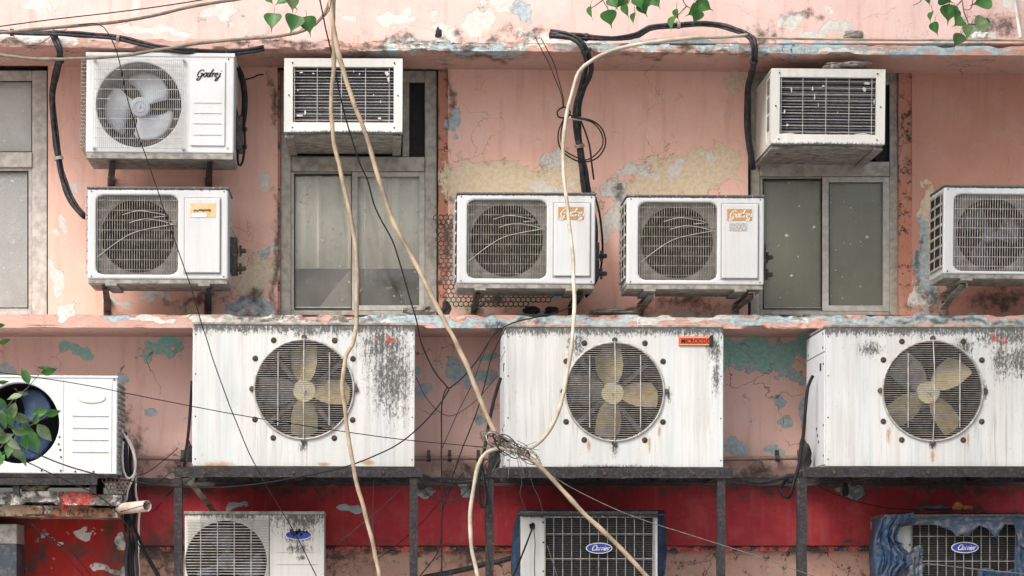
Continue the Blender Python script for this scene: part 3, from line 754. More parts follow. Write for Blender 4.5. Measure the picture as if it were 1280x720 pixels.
    if badge:
        kind, bx0,by0,bx1,by1 = badge
        m = MB(); m.box(u.X(bx0), u.X(bx1), -dep-.0135, -dep-.012, u.Z(by1), u.Z(by0)); bb = m.build('badge', M['label_tan' if kind == 'G' else 'label_orange'], u.root)
        if kind == 'G':
            H = u.L(by1-by0)*.56; W = script_w('Godrej')*H*.82
            script('Godrej', u.X((bx0+bx1)/2)-W/2, u.Z(by1)+u.L(by1-by0)*.28, H, M['ink_white'], bb, -dep-.0150, .16, .35)
        else:
            m = MB(); rr = random.Random(3)
            for k in range(16): 
                x = u.X(bx0+4+k*1.35); z = u.Z(by0+8)+rr.uniform(-.002,.004); m.box(x, x+.004, -dep-.0150, -dep-.0136, z-rr.uniform(.006,.012), z)
            m.build('torn_lettering', M['ink'], bb)
            m = MB(); m.prism([(u.X(bx0+1),u.Z(by1-.3)),(u.X(bx0+20),u.Z(by1-.3)),(u.X(bx0+20),u.Z(by1-5)),(u.X(bx0+13),u.Z(by1-6)),(u.X(bx0+5),u.Z(by1-4.5)),(u.X(bx0+2),u.Z(by1-6))], -dep-.0148, -dep-.0136)
            m.build('torn_paper', M['ink_white'], bb)
    if sticker:
        m = MB(); sx0,sy0,sx1,sy1 = sticker; m.box(u.X(sx0), u.X(sx1), -dep-.0135, -dep-.012, u.Z(sy1), u.Z(sy0)); m.build('sticker', M['label_grey'], u.root)
    # screws
    dots(u, 'screw', M['bracket'], [(-u.w/2+a*u.w, b_*u.h) for (a,b_) in ((.03,.03),(.97,.03),(.03,.97),(.97,.97))], .004, -dep-.002, -dep+.001)
    # service valves on the right flank
    m = MB(); X = u.w/2
    m.box(X+.0005, X+.035, -.16, -.03, u.h*.12, u.h*.52)
    for k in (0,1):
        z = u.h*(.18+.2*k); m.tube([(X+.03,-.10,z),(X+.06,-.10,z),(X+.075,-.09,z+.004)], .013, 8); m.tube([(X+.05,-.10,z-.028),(X+.05,-.10,z+.03)], .008, 6)
    m.build('service_valve', M['bracket'], u.root, bevel=.002)
    return u
M['casing_base'] = mat_simple('casing_underside', (.36,.35,.32), (.16,.15,.14), .7, .1, 22, .3, dust=.2)
M['plate'] = mat_simple('fan_plate_paint', (.22,.215,.20), (.12,.115,.11), .7, 0, 20, .2, dust=.2)

slim_ac('white split unit with a torn orange sticker, beneath the top left unit', (109,236,285,349), (120,244,222,343), (231,248,275,341), df=.55, roll=.2, seed=1, badge=('T',238,254.5,269,272), side='left')
slim_ac('white split unit with tan badge and a pale hose crossing its right panel', (571,243,744,355), (584,250,683,348), (692,254,737,345), df=.55, roll=.3, seed=2, badge=('G',697,259,729,275))
slim_ac('split unit with tan badge and small grey sticker, left of the right window', (783,246,955,356), (798,253,896,350), (902,255,947,348), df=.55, roll=.3, seed=3, badge=('G',908,261.5,939,276), sticker=(911,279,933,289))
slim_ac('white split unit cut by the right edge, on a single pale bracket', (1179,234,1352,343), (1192,243,1292,339), (1300,243,1344,335), df=.55, roll=.6, seed=4, lines=False, fanmat='fan_slate', gmat='grille', white=(.58,.62,.64))

# --- top left unit: square wire guard over an open bright fan
u = Unit('outdoor_air_conditioner', 'top left white split unit with bright fan blades and black lettering', 'air conditioner', (107,67,292,191), .55, .33, .5, 'split air conditioners with open fan')
cm = mat_case('casing_open_fan', (.61,.64,.66), u.h, streak=.16, seed=5, dirt=.14)
c = u.c(173,131); r = u.L(53)
m = MB(); case_with_hole(m, u.w, u.h, u.dep, c, lambda a: r, .05); m.build('casing', cm, u.root, bevel=.008, seg=3)
m = MB(); m.box(-u.w/2-.003, u.w/2+.003, -u.dep-.004, 0, u.h-.016, u.h+.004); m.build('top_cover', cm, u.root, bevel=.003)
m = MB(); m.box(-u.w/2+.003, u.w/2-.003, -u.dep+.004, 0, -.03, -.0005); m.build('base_tray', M['casing_base'], u.root, bevel=.002)
m = MB(); m.box(c[0]-r, c[0]+r, -.05, -.045, c[1]-r, c[1]+r); m.build('coil', M['coil'], u.root)
shroud(u, c, r*.99, -u.dep+.05, -.06, M['dark'], r*.97)
fan(u, c, r*.87, -u.dep+.085, (50,172,292), M['fan_white'], M['fan_white'], .27, 1.15, 1.9, .35, .02)
g0,g1,h0,h1 = u.X(117.5),u.X(229),u.Z(186),u.Z(76); y = -u.dep-.022
m = MB(); L=[]
nv = 46
for i in range(nv): x = g0+(g1-g0)*i/(nv-1); L.append((x,h0,x,h1))
wires(m, u, L, y, .0019)
L=[(g0,h0+(h1-h0)*k/9,g1,h0+(h1-h0)*k/9) for k in range(10)]
wires(m, u, L, y+.003, .0030)
for (a,b) in ((g0,h0),(g1,h0),(g0,h1),(g1,h1)): m.box(a-.006,a+.006,y,-u.dep-.001,b-.006,b+.006)
m.build('guard', M['grille'], u.root)
m = MB(); m.ring(c, r*.955, .014, -u.dep+.016); m.build('fan_ring', M['dark'], u.root)
m = MB(); m.box(u.X(238),u.X(281),-u.dep-.008,-u.dep-.0005,u.Z(182),u.Z(77)); sp = m.build('service_panel', cm, u.root, bevel=.006, seg=2)
m = MB()
for py in (128,141,154,168): m.box(u.X(242),u.X(276),-u.dep-.0115,-u.dep-.0085,u.Z(py)-.0025,u.Z(py)+.0025)
m.build('rib', cm, sp, bevel=.001)
H = u.L(8.6); script('Godrej', u.X(245.5), u.Z(96), H, M['ink'], u.root, -u.dep-.0105, .19, .35)
m = MB()
for k in range(24):
    z = .03+(u.h-.06)*k/23; m.tube([(-u.w/2-.001,-u.dep+.03,z),(-u.w/2-.03,-u.dep+.035,z),(-u.w/2-.03,-.04,z),(-u.w/2-.001,-.03,z)], .0022, 4)
for yy in (-u.dep+.05,-.16,-.06): m.box(-u.w/2-.032,-u.w/2-.028,yy-.002,yy+.002,.02,u.h-.02)
m.build('side_guard', M['grille_dark'], u.root)
dots(u, 'screw', M['bracket'], [(u.w/2-.03, u.h*(.05+.9*k)) for k in range(2)], .004, -u.dep-.003, -u.dep)
m = MB(); X = u.w/2; m.box(X+.0005, X+.03, -.17, -.03, u.h*.10, u.h*.45)
for k in (0,1): z=u.h*(.15+.18*k); m.tube([(X+.02,-.10,z),(X+.055,-.10,z)], .012, 8)
m.build('service_valve', M['bracket'], u.root, bevel=.002)

# --- big steel condensers on stands
def big_ac(label, rect, fc, rp, badge, angles, seed, mold, rust, roll=0, dep=.55, df=.85):
    u = Unit('large_air_conditioner', label, 'air conditioner', rect, df, dep, roll, 'large box condensers with a round fan guard')
    B = [(u.X(a),u.Z(b),u.L(c_),u.L(d_)) for a,b,c_,d_ in mold]
    cm = mat_case('casing_big', (.56,.58,.575), u.h, moldblobs=B, streak=.62, seed=seed, topband=.10, dirt=.45, rust=[(u.X(a),u.Z(b),u.L(c_),u.L(d_)) for a,b,c_,d_ in rust], rough=.5)
    c = u.c(*fc); r = u.L(rp)
    m = MB(); case_with_hole(m, u.w, u.h, dep, c, lambda a: r, .02, 96); m.build('casing', cm, u.root, bevel=.003, seg=2)
    m = MB(); m.box(-u.w/2-.002, u.w/2+.002, -dep-.004, 0, u.h-.001, u.h+.012); m.build('top_cover', M['casing_base'], u.root, bevel=.003)
    m = MB()
    xs = -u.w/2
    m.box(xs-.004, xs-.0005, -dep+.02, -.02, u.h*.83, u.h*.985); m.box(xs-.004, xs-.0005, -dep+.012, -.02, .01, u.h*.82)
    sp = m.build('side_panel', M['side_white'], u.root, bevel=.001)
    for (yy,zz) in ((-dep+.05,.86),(-.08,.86),(-dep+.05,.96),(-dep+.035,.74),(-dep+.035,.3),(-dep+.035,.08)): MB().box(xs-.008, xs-.0045, yy-.005, yy+.005, u.h*zz-.005, u.h*zz+.005).build('screw', M['bracket'], sp)
    for k in range(3): MB().box(xs-.0065, xs-.0042, -dep+.16+.03*k, -dep+.18+.03*k, u.h*(.18+.05*(k%3)), u.h*(.20+.05*(k%3))).build('scuff', M['bracket'], sp)
    MB().box(xs-.0065, xs-.0042, -dep+.10, -dep+.135, u.h*.70, u.h*.755).build('cable_hole', M['ink'], sp)
    shroud(u, c, r, -dep+.02, -.10, M['dark'], r*.96)
    m = MB(); m.box(-u.w/2+.02, u.w/2-.02, -.09, -.085, .01, u.h-.01)
    m.build('coil', M['coil'], u.root)
    # motor support struts
    m = MB()
    for a in (40,130,220,310): m.bar((c[0]+r*.1*math.cos(R(a)),-dep+.24,c[1]+r*.1*math.sin(R(a))), (c[0]+r*.98*math.cos(R(a)),-dep+.22,c[1]+r*.98*math.sin(R(a))), .022, .012)
    m.disc(c, r*.3, -dep+.19, -dep+.30); m.build('motor_mount', M['fan_steel'], u.root)
    # four paddle blades
    f = MB(); y = -dep+.10; f.disc(c, r*.225, y-.014, y-.008, 36, r*.235); f.disc(c, r*.235, y-.008, y+.03, 36); f.disc(c, r*.035, y-.03, y-.011, 10); f.ring(c, r*.10, .003, y-.013, 24)
    fo = f.build('fan', M['fan_hub'], u.root, bevel=.002)
    for k, a in enumerate(angles):
        a = R(a); ca, sa = math.cos(a), math.sin(a); pr = [(.20,-.13),(.35,-.22),(.55,-.27),(.90,-.26),(.93,-.15),(.93,.10),(.80,.27),(.50,.27),(.35,.22),(.20,.13)]
        m = MB(); vs = []
        for side in (0,1):
            for (q,t) in pr: vs.append((c[0]+r*(q*ca-t*sa), y-.005+t*.16+side*.004, c[1]+r*(q*sa+t*ca)))
        n = len(pr); m.add(vs, [tuple(range(n)), tuple(range(n,2*n))[::-1]]+[(i,(i+1)%n,n+(i+1)%n,n+i) for i in range(n)])
        m.build('blade', M[('fan_cream','fan_steel','fan_cream','fan_tan')[k]], fo, bevel=.001)
    # guard: horizontal rods bowed slightly outwards, three uprights and a rim
    m = MB(); nr = 45
    for i in range(nr):
        v = -.97+1.94*i/(nr-1); hw = math.sqrt(max(0,1-v*v))*r*1.0
        yb = lambda x: -dep-.010-.022*max(0,1-(x/r)**2-v*v)
        q = [(c[0]+hw*t, yb(hw*t), c[1]+v*r) for t in (-1,-.6,-.2,.2,.6,1)]
        m.tube(q, .0018, 4, False)
    g = m.build('guard', M['rod'], u.root)
    m = MB()
    for v in (-.52,0,.52):
        hh = r*(1.04 if v == 0 else .74); yb = -dep-.018-.022*(1-v*v)
        m.tube([(c[0]+v*r,-dep-.012 if v==0 else yb,c[1]-hh),(c[0]+v*r,yb,c[1]-hh*.5),(c[0]+v*r,yb-.002,c[1]),(c[0]+v*r,yb,c[1]+hh*.5),(c[0]+v*r,-dep-.012 if v==0 else yb,c[1]+hh)], .0028, 5)
    m.build('guard_bar', M['grille'], g)
    m = MB(); m.ring(c, r*1.01, .0055, -dep-.006, 72); m.build('guard_rim', M['grille'], g, smooth=True)
    for k, a in enumerate((90,270,0,180)):
        m = MB(); q = (c[0]+r*1.055*math.cos(R(a)), c[1]+r*1.055*math.sin(R(a))); m.disc(q, .014, -dep-.010, -dep-.001, 14); m.box(q[0]-.006,q[0]+.006,-dep-.014,-dep-.0105,q[1]-.006,q[1]+.006)
        m.build('clip', M['bracket'], u.root)
    for a in (58,122,238,302,32,148,212,328):
        m = MB(); q = (c[0]+r*1.17*math.cos(R(a)), c[1]+r*1.17*math.sin(R(a))); m.disc(q, .012, -dep-.004, -dep-.001, 12, .015); m.disc(q, .006, -dep-.008, -dep-.0041, 8)
        m.build('bolt', M['bolt'], u.root)
    # edge screws
    dots(u, 'screw', M['bracket'], [(sx*(u.w/2-.012), u.h*zz) for zz in (.05,.35,.65,.93) for sx in (-1,1)], .004, -dep-.002, -dep+.001, 7)
    if badge:
        kind, bx0,by0,bx1,by1 = badge
        if kind == 'M':
            m = MB(); m.box(u.X(bx0),u.X(bx1),-dep-.008,-dep-.0005,u.Z(by1),u.Z(by0)); bb = m.build('badge', M['label_red'], u.root, bevel=.001)
            m = MB(); t=.003
            for q in ((bx0+.8,bx1-.8,by0+.8,by0+1.6),(bx0+.8,bx1-.8,by1-1.6,by1-.8)): m.box(u.X(q[0]),u.X(q[1]),-dep-.0095,-dep-.0081,u.Z(q[3]),u.Z(q[2]))
            m.build('badge_border', M['label_orange'], bb)
            block_text('MICROCOO', (u.X(bx0)+u.X(bx1))/2+.004, (u.Z(by0)+u.Z(by1))/2, u.L(bx1-bx0-4), u.L(6.0), M['ink'], bb, -dep-.0098)
            m = MB(); m.prism([(u.X(bx1-3.5),u.Z(by1+1)),(u.X(bx1+2),u.Z(by1+1)),(u.X(bx1+2),u.Z(by0-2)),(u.X(bx1-2),u.Z(by0-1)),(u.X(bx1-4),u.Z(by0+4)),(u.X(bx1-2.5),u.Z(by0+6))], -dep-.013, -dep-.0108)
            m.build('badge_soot', M['fan_dark'], bb)
        else:
            for (q0,q1,q2,q3) in badge[1]: MB().box(u.X(q0),u.X(q2),-dep-.002,-dep-.0005,u.Z(q3),u.Z(q1)).build('badge_remnant', M['label_faded'], u.root)
    return u
M['side_white'] = mat_simple('side_panel_paint', (.66,.71,.77), (.60,.65,.70), .5, 0, 4, .05, dust=.06)
M['bolt'] = mat_simple('rusty_bolt', (.10,.07,.05), (.03,.025,.02), .8, .2, 60, .5)
M['label_faded'] = mat_simple('faded_red_print', (.50,.10,.09), (.28,.09,.08), .7, 0, 90, .1)
# Unit() unpacks the badge of the ruined ones as ('R', [boxes])
def big(label, rect, fc, rp, badge, *a, **k):
    if badge and badge[0] == 'R': badge = ('R', badge[1], 0, 0, 0)
    return big_ac(label, rect, fc, rp, badge, *a, **k)
big('large rusty-bottomed condenser at left, blackened at its top right corner', (241,406,518,583), (379.5,486.5), 61.5, ('R', [(468,422,471,425),(482,419,486,427),(483,426,491,428),(491,423,494,427)]),
    (91,181,270,358), 1.0, [(445,408,80,16),(480,430,42,36),(490,470,34,66),(385,412,40,12),(300,408,40,8),(379,556,7,14),(443,485,6,10)], [(272,582,30,9),(405,580,14,4),(460,578,16,5)], roll=.25)
big('middle large condenser with a red badge at its top right', (632,409,904,584), (768,489.5), 61, ('M',848,420.5,889,432),
    (97,173,262,357), 2.0, [(720,430,14,24),(700,408,70,12),(893,436,13,22),(895,470,6,30),(780,408,110,8),(768,560,6,14),(836,493,4,12),(770,584,90,4)], [(736,557,4,12),(824,540,3,12),(812,556,3,14)], roll=.1)
big('right large condenser showing its bluish white side panel, cut by the picture edge', (1032,409,1312,583), (1165.5,488.5), 62, ('R', [(1239,417,1241,428),(1244,420,1246,427),(1246,425,1250,427),(1256,420,1258,428),(1254,427,1260,429)]),
    (40,135,215,305), 3.0, [(1150,410,120,13),(1260,420,60,18),(1275,450,40,30),(1205,434,18,16),(1088,436,20,12),(1250,450,14,30),(1231,490,4,16),(1165,556,5,10)], [(1166,570,4,16),(1111,545,4,22),(1210,550,3,18)], roll=.1)

# --- lower left unit with an open round fan mouth, partly behind leaves
u = Unit('outdoor_air_conditioner', 'white unit at the left edge with an open dark blue fan mouth behind leaves', 'air conditioner', (-62,472,146,592), .62, .34, .4, 'split air conditioners with open fan')
cm = mat_case('casing_leafy', (.60,.64,.65), u.h, streak=.22, seed=6, dirt=.2)
c = u.c(23,529); r = u.L(50.5)
m = MB(); case_with_hole(m, u.w, u.h, u.dep, c, lambda a: r, .05); m.build('casing', cm, u.root, bevel=.006, seg=3)
m = MB(); m.box(-u.w/2-.003, u.w/2+.003, -u.dep-.004, 0, u.h-.001, u.h+.012); m.build('top_cover', cm, u.root, bevel=.003)
m = MB(); m.box(-u.w/2, u.w/2, -u.dep+.003, 0, -.02, -.0005); m.build('base_tray', M['fan_dark'], u.root)
shroud(u, c, r, -u.dep+.05, -.06, M['dark'], r*.97)
m = MB(); m.box(c[0]-r, c[0]+r, -.05, -.045, c[1]-r, c[1]+r); m.build('coil', M['coil'], u.root)
fan(u, c, r*.95, -u.dep+.06, (40,160,280), M['fan_blue'], M['fan_blue'], .25, 1.1, 1.6, .3, .03)
m = MB(); cc = u.c(114,497); n=36; m.add([(cc[0]+u.L(18)*math.cos(2*math.pi*k/n), -u.dep-.0005, cc[1]+u.L(7)*math.sin(2*math.pi*k/n)) for k in range(n)]+[(cc[0]+u.L(16.5)*math.cos(2*math.pi*k/n), -u.dep-.006, cc[1]+u.L(6)*math.sin(2*math.pi*k/n)) for k in range(n)], [(k,(k+1)%n,n+(k+1)%n,n+k) for k in range(n)]+[tuple(range(n,2*n))[::-1]])
m.build('oval_boss', cm, u.root)
m = MB()
for py in (519,534,549,564): m.box(u.X(90),u.X(135),-u.dep-.005,-u.dep-.0005,u.Z(py)-.0025,u.Z(py)+.0025)
m.build('rib', cm, u.root, bevel=.001)
m = MB(); m.box(u.X(78.5),u.X(79.2),-u.dep-.001,-u.dep+.001,.01,u.h-.01); m.box(u.X(139),u.X(139.8),-u.dep-.001,-u.dep+.001,.01,u.h-.01); m.build('seam', M['fan_grey'], u.root)
for (a,b) in ((52,588),(76,588),(94,589),(117,589),(74,546),(73,555),(75,562),(76,571),(142,474)): MB().box(u.X(a)-.004,u.X(a)+.004,-u.dep-.003,-u.dep-.0005,u.Z(b)-.004,u.Z(b)+.004).build('screw', M['ink'], u.root)
m = MB(); X=u.w/2
for k in range(16): z=.03+k*.028; m.box(X+.0005,X+.010,-u.dep+.02,-.04,z,z+.012)
m.build('side_grille', M['grille_dark'], u.root)

# --- bottom row
def carrier_badge(u, cx, cy, rx, ry, parent, y, mat='carrier_blue', text=True):
    n = 40; c = u.c(cx,cy); A = [(2*math.pi*k/n) for k in range(n)]
    m = MB(); m.prism([(c[0]+u.L(rx)*math.cos(a), c[1]+u.L(ry)*math.sin(a)) for a in A], y, y+.006); b = m.build('badge', M['ink_white'], parent)
    m = MB(); m.prism([(c[0]+u.L(rx-1.1)*math.cos(a), c[1]+u.L(ry-1.1)*math.sin(a)) for a in A], y-.0015, y-.0003); m.build('badge_field', M[mat], b)
    if text:
        H = u.L(6.2); W = script_w('Carrier')*H*.82
        script('Carrier', c[0]-W/2+.002, c[1]-H*.45, H, M['ink_white'], b, y-.0032, .2, .35)
    return b

u = Unit('outdoor_air_conditioner', 'lower left unit with a soot-splashed blue oval badge', 'air conditioner', (231,642,405,762), .55, .34, .0, None)
cm = mat_case('casing_sooty', (.62,.63,.60), u.h, streak=.3, seed=7, dirt=.35, topband=.03, moldblobs=[(u.X(375),u.Z(642),u.L(50),u.L(32)),(u.X(385),u.Z(650),u.L(30),u.L(18)),(u.X(372),u.Z(668),u.L(24),u.L(16)),(u.X(375),u.Z(686),u.L(18),u.L(8)),(u.X(376),u.Z(697),u.L(8),u.L(4)),(u.X(290),u.Z(645),u.L(50),u.L(6))])
c = u.c(282.5,702); r = u.L(51)
m = MB(); case_with_hole(m, u.w, u.h, u.dep, c, lambda a: r, .03); m.build('casing', cm, u.root, bevel=.005, seg=2)
m = MB(); m.box(-u.w/2-.004, u.w/2+.004, -u.dep-.006, 0, u.h-.004, u.h+.012); m.build('top_cover', M['casing_base'], u.root, bevel=.003)
m = MB(); m.box(-u.w/2, u.w/2, -u.dep+.003, 0, -.02, -.0005); m.build('base_tray', M['casing_base'], u.root)
shroud(u, c, r, -u.dep+.03, -.06, M['fan_dark'], r*.96)
m = MB(); m.box(c[0]-r, c[0]+r, -.05, -.045, c[1]-r, c[1]+r); m.build('coil', M['coil'], u.root)
fan(u, c, r*.93, -u.dep+.08, (95,215,330), M['fan_slate'], M['fan_slate'], .24, .7, 1.2, .3, .03)
m = MB(); L=[]; k=0; y=-u.dep-.012
z = u.Z(760)
while z < u.Z(648): L.append((u.X(233),z,u.X(335),z)); z += .0145
wires(m, u, L, y, .0042); g = m.build('guard', M['grille'], u.root)
m = MB(); wires(m, u, [(u.X(q),u.Z(760),u.X(q),u.Z(647)) for q in (251,272,293,314)], y-.004, .0045)
m.build('guard_bar', M['grille'], g)
m = MB(); m.box(u.X(336),u.X(337),-u.dep-.002,-u.dep+.001,.01,u.h-.01); m.build('seam', M['ink'], u.root)
bb = carrier_badge(u, 373, 668.5, 17, 6.5, u.root, -u.dep-.007, text=False)
m = MB(); rr = random.Random(5)
for k in range(34):
    a = rr.uniform(0,6.28); q = rr.uniform(0,.95); cc = u.c(371+14*q*math.cos(a), 665.5+4.5*q*math.sin(a)); s_ = rr.uniform(.003,.010)
    m.prism([(cc[0]+s_*rr.uniform(.5,1.2)*math.cos(t), cc[1]+s_*rr.uniform(.5,1.2)*math.sin(t)) for t in (0,1,2,3,4,5)], -u.dep-.0105, -u.dep-.0088-.00002*k)
m.build('badge_soot', M['fan_dark'], bb)
m = MB()
for py in (690,705,722,738): m.box(u.X(346),u.X(396),-u.dep-.004,-u.dep-.0005,u.Z(py)-.002,u.Z(py)+.002)
m.build('rib', cm, u.root)

def coil_ac(label, rect, cover, bd, seed, col, row, grp):
    u = Unit('outdoor_air_conditioner', label, 'air conditioner', rect, .60, .36, 0, grp)
    x0,y0,x1,y1 = cover
    cm = mat_case('casing_coil', (.64,.66,.64), u.h, streak=.3, seed=seed, dirt=.3, topband=.03)
    m = MB(); m.box(-u.w/2, u.X(x0)-.001, -u.dep, 0, 0, u.h); m.box(u.X(x1)+.001, u.w/2, -u.dep, 0, 0, u.h); m.box(u.X(x0)-.0005, u.X(x1)+.0005, -.04, -.001, 0, u.h); m.box(u.X(x0)-.0005, u.X(x1)+.0005, -u.dep+.0005, -.0405, u.Z(y0)+.0, u.h-.0005)
    m.build('casing', cm, u.root, bevel=.004)
    m = MB(); m.box(-u.w/2-.004, u.w/2+.004, -u.dep-.006, .0, u.h+.0005, u.h+.022); m.build('top_cover', cm, u.root, bevel=.008)
    m = MB(); m.box(u.X(x0)+.001, u.X(x1)-.001, -u.dep+.03, -.045, .005, u.Z(y0)-.002); coil = m.build('coil', M['coil'], u.root)
    m = MB(); z=.008
    while z < u.Z(y0)-.006: m.box(u.X(x0)+.001,u.X(x1)-.001,-u.dep+.022,-u.dep+.029,z,z+.004); z += .0115
    m.build('fin', M['fin'], coil)
    m = MB(); L=[(u.X(q),u.Z(y1),u.X(q),u.Z(y0)) for q in np.arange(x0+col*.9, x1-1, col)]
    wires(m, u, L, -u.dep-.006, .0036)
    wires(m, u, [(u.X(x0)-.004,u.Z(q),u.X(x1)+.004,u.Z(q)) for q in np.arange(y0+row*.66, y1, row)], -u.dep-.0105, .0042)
    m.box(u.X(x0)-.006,u.X(x0)-.001,-u.dep-.012,-u.dep-.0005,u.Z(y1),u.Z(y0)+.004); m.box(u.X(x1)+.001,u.X(x1)+.006,-u.dep-.012,-u.dep-.0005,u.Z(y1),u.Z(y0)+.004)
    g = m.build('guard', M['rod'], u.root)
    carrier_badge(u, bd[0], bd[1], bd[2], bd[3], g, -u.dep-.020)
    m = MB()
    for q in (y0+6,y0+31,y0+67): m.box(u.X(x0)-.016,u.X(x0)-.008,-u.dep-.004,-u.dep-.0005,u.Z(q)-.004,u.Z(q)+.004)
    m.build('screw', M['ink'], u.root)
    return u
M['fin'] = mat_simple('fin_metal', (.07,.074,.08), (.035,.037,.04), .6, .2, 60, .2, dust=.15)
coil_ac('lower middle unit with dark coil, wire guard and clean blue oval badge', (651,644,822,762), (682,647,816,762), (748.5,685.3,16.5,6.8), 8, 11.2, 31, 'coil fronted units with blue oval badges')
coil_ac('lower right coil unit half wrapped in torn blue plastic, blue oval badge', (1106,648,1290,766), (1140,650,1271,766), (1205,684.5,17,7), 9, 10.9, 31, 'coil fronted units with blue oval badges')

# --- window units
def window_ac(label, rect, back_y, seed, roll, yaw, splats, top=0):
    x0,y0,x1,y1 = rect
    u = Unit('window_air_conditioner', label, 'air conditioner', rect, .50, .62, roll, 'window air conditioners set into the window openings')
    u.root.rotation_euler = (0, R(roll), R(yaw))
    cm = mat_case('casing_window_unit', (.64,.645,.62), u.h, streak=.2, seed=seed, dirt=.35, moldblobs=((0,0,.4,.012),))
    W,Hh,dep = u.w,u.h,u.dep; t = u.L(11)
    m = MB()   # hollow casing
    m.box(-W/2, W/2, -dep+.02, 0, Hh-.012, Hh-.0005); m.box(-W/2+.004, -W/2+.012, -dep+.02, 0, .0125, Hh-.0125); m.box(W/2-.012, W/2-.004, -dep+.02, 0, .0125, Hh-.0125); m.box(-W/2+.003, W/2-.003, -dep+.02, 0, .0005, .012)
    m.build('casing', cm, u.root)
    # bevelled front frame
    m = MB(); o = [(-W/2,0),(W/2,0),(W/2,Hh),(-W/2,Hh)]; i_ = [(-W/2+t,t*1.1),(W/2-t,t*1.1),(W/2-t,Hh-t*.95),(-W/2+t,Hh-t*.95)]
    vs = [(x,-dep+.019,z) for x,z in o]+[(x,-dep-.001,z) for x,z in o]+[(x,-dep+.004,z) for x,z in i_]+[(x,-dep+.03,z) for x,z in i_]
    fs = []
    for k in range(4):
        j=(k+1)%4; fs += [(k,j,4+j,4+k),(4+k,4+j,8+j,8+k),(8+k,8+j,12+j,12+k)]
    m.add(vs, fs); m.build('front_frame', cm, u.root, bevel=.0015)
    ix0,iz0 = i_[0]; ix1,iz1 = i_[2]
    m = MB(); m.box(ix0-.01, ix1+.01, -dep+.06, -dep+.065, iz0-.01, iz1+.01); coil = m.build('coil', M['coil_grey'], u.root)
    m = MB(); z = iz0+.004
    while z < iz1: m.box(ix0, ix1, -dep+.045, -dep+.058, z, z+.0075); z += .0155
    m.build('fin', M['fin_dark'], coil)
    m = MB(); wires(m, u, [(ix0+(ix1-ix0)*q,iz0,ix0+(ix1-ix0)*q,iz1) for q in (.015,.24,.48,.72,.955)], -dep+.010, .0034)
    wires(m, u, [(ix0,iz0+(iz1-iz0)*(k+.4)/9,ix1-.0,iz0+(iz1-iz0)*(k+.4)/9) for k in range(9)], -dep+.015, .0028)
    m.build('guard', M['grille'], u.root)
    # droppings and peeled scraps stuck on the guard
    rr = random.Random(seed)
    for (a,b,sx,sz) in splats:
        m = MB()
        n=9; cc = (ix0+(ix1-ix0)*a, iz1-(iz1-iz0)*b)
        m.prism([(cc[0]+sx*.75*rr.uniform(.4,1)*math.cos(6.283*k/n), cc[1]+sz*.8*rr.uniform(.4,1)*math.sin(6.283*k/n)) for k in range(n)], -dep+.005, -dep+.009)
        m.build('dropping', M['splat'], u.root)
    # side vents
    m = MB()
    for sx in (-1,1):
        for k in range(3):
            z0 = Hh*(.22+.24*k); xx = sx*(W/2-.003); MB().box(min(xx,xx+sx*.003), max(xx,xx+sx*.003), -dep+.05, -dep+.14, z0, z0+Hh*.19).build('side_vent', M['plate'], u.root)
    m = MB()
    for sx in (-1,1):
        xx = sx*(W/2-.0035); m.box(min(xx,xx+sx*.005),max(xx,xx+sx*.005), -dep+.15, -dep+.165, .02, Hh-.02); m.box(min(xx,xx+sx*.005),max(xx,xx+sx*.005), -dep+.022, -dep+.045, .02, Hh-.02)
    m.build('side_rib', cm, u.root)
    # underside: carrying tray with runners
    m = MB(); m.box(-W/2+.012, W/2-.012, -dep+.05, -.05, -.012, -.0005)
    m.box(-W/2+.004, -W/2+.05, -dep+.03, -.02, -.024, -.0125); m.box(W/2-.05, W/2-.004, -dep+.03, -.02, -.024, -.0125)
    m.box(-W/2+.02, W/2-.02, -.07, -.02, -.05, -.0245)
    m.build('base_tray', M['casing_base'], u.root, bevel=.002)
    rr = random.Random(seed+1)
    for k in range(5):
        x = rr.uniform(-W*.4,W*.4); y = rr.uniform(-dep*.8,-dep*.3); MB().box(x, x+rr.uniform(.02,.12), y, y+rr.uniform(.01,.05), -.0145-.0003*k, -.0122).build('paint_flake', M['bracket_pale'], u.root)
    dots(u, 'screw', M['ink'], [(-W/2+W*a,Hh*b) for (a,b) in ((.07,.06),(.93,.06),(.07,.94),(.93,.94),(.04,.5),(.96,.5))], .004, -dep-.003, -dep+.003)
    return u
M['fin_dark'] = mat_simple('fin_dark', (.15,.155,.17), (.09,.094,.105), .6, .2, 50, .2, dust=.15)
window_ac('left window unit above the half blinded window, a stick-like hose hanging before it', (355,73,503,165), 0, 11, .2, 0,
    [(.2,.12,.010,.006),(.66,.12,.006,.012),(.60,.08,.004,.012),(.93,.12,.016,.03),(.95,.22,.012,.03),(.80,.5,.008,.006),(.87,.62,.005,.012),(.07,.88,.03,.010),(.12,.82,.010,.02),(.86,.92,.016,.008),(.05,.42,.008,.005),(.08,.1,.02,.005)])
uj = window_ac('right window unit tilted forward under a slab of broken concrete, showing its vented left side', (963.5,86,1106,180), 0, 12, .6, 0,
    [(.12,.22,.006,.022),(.34,.2,.008,.02),(.36,.34,.005,.03),(.40,.48,.005,.016),(.45,.15,.014,.008),(.88,.2,.022,.02),(.90,.1,.03,.012),(.98,.42,.006,.02),(.60,.62,.006,.008),(.08,.84,.014,.012),(.05,.6,.008,.02),(.86,.99,.07,.010),(.1,.99,.06,.008)])
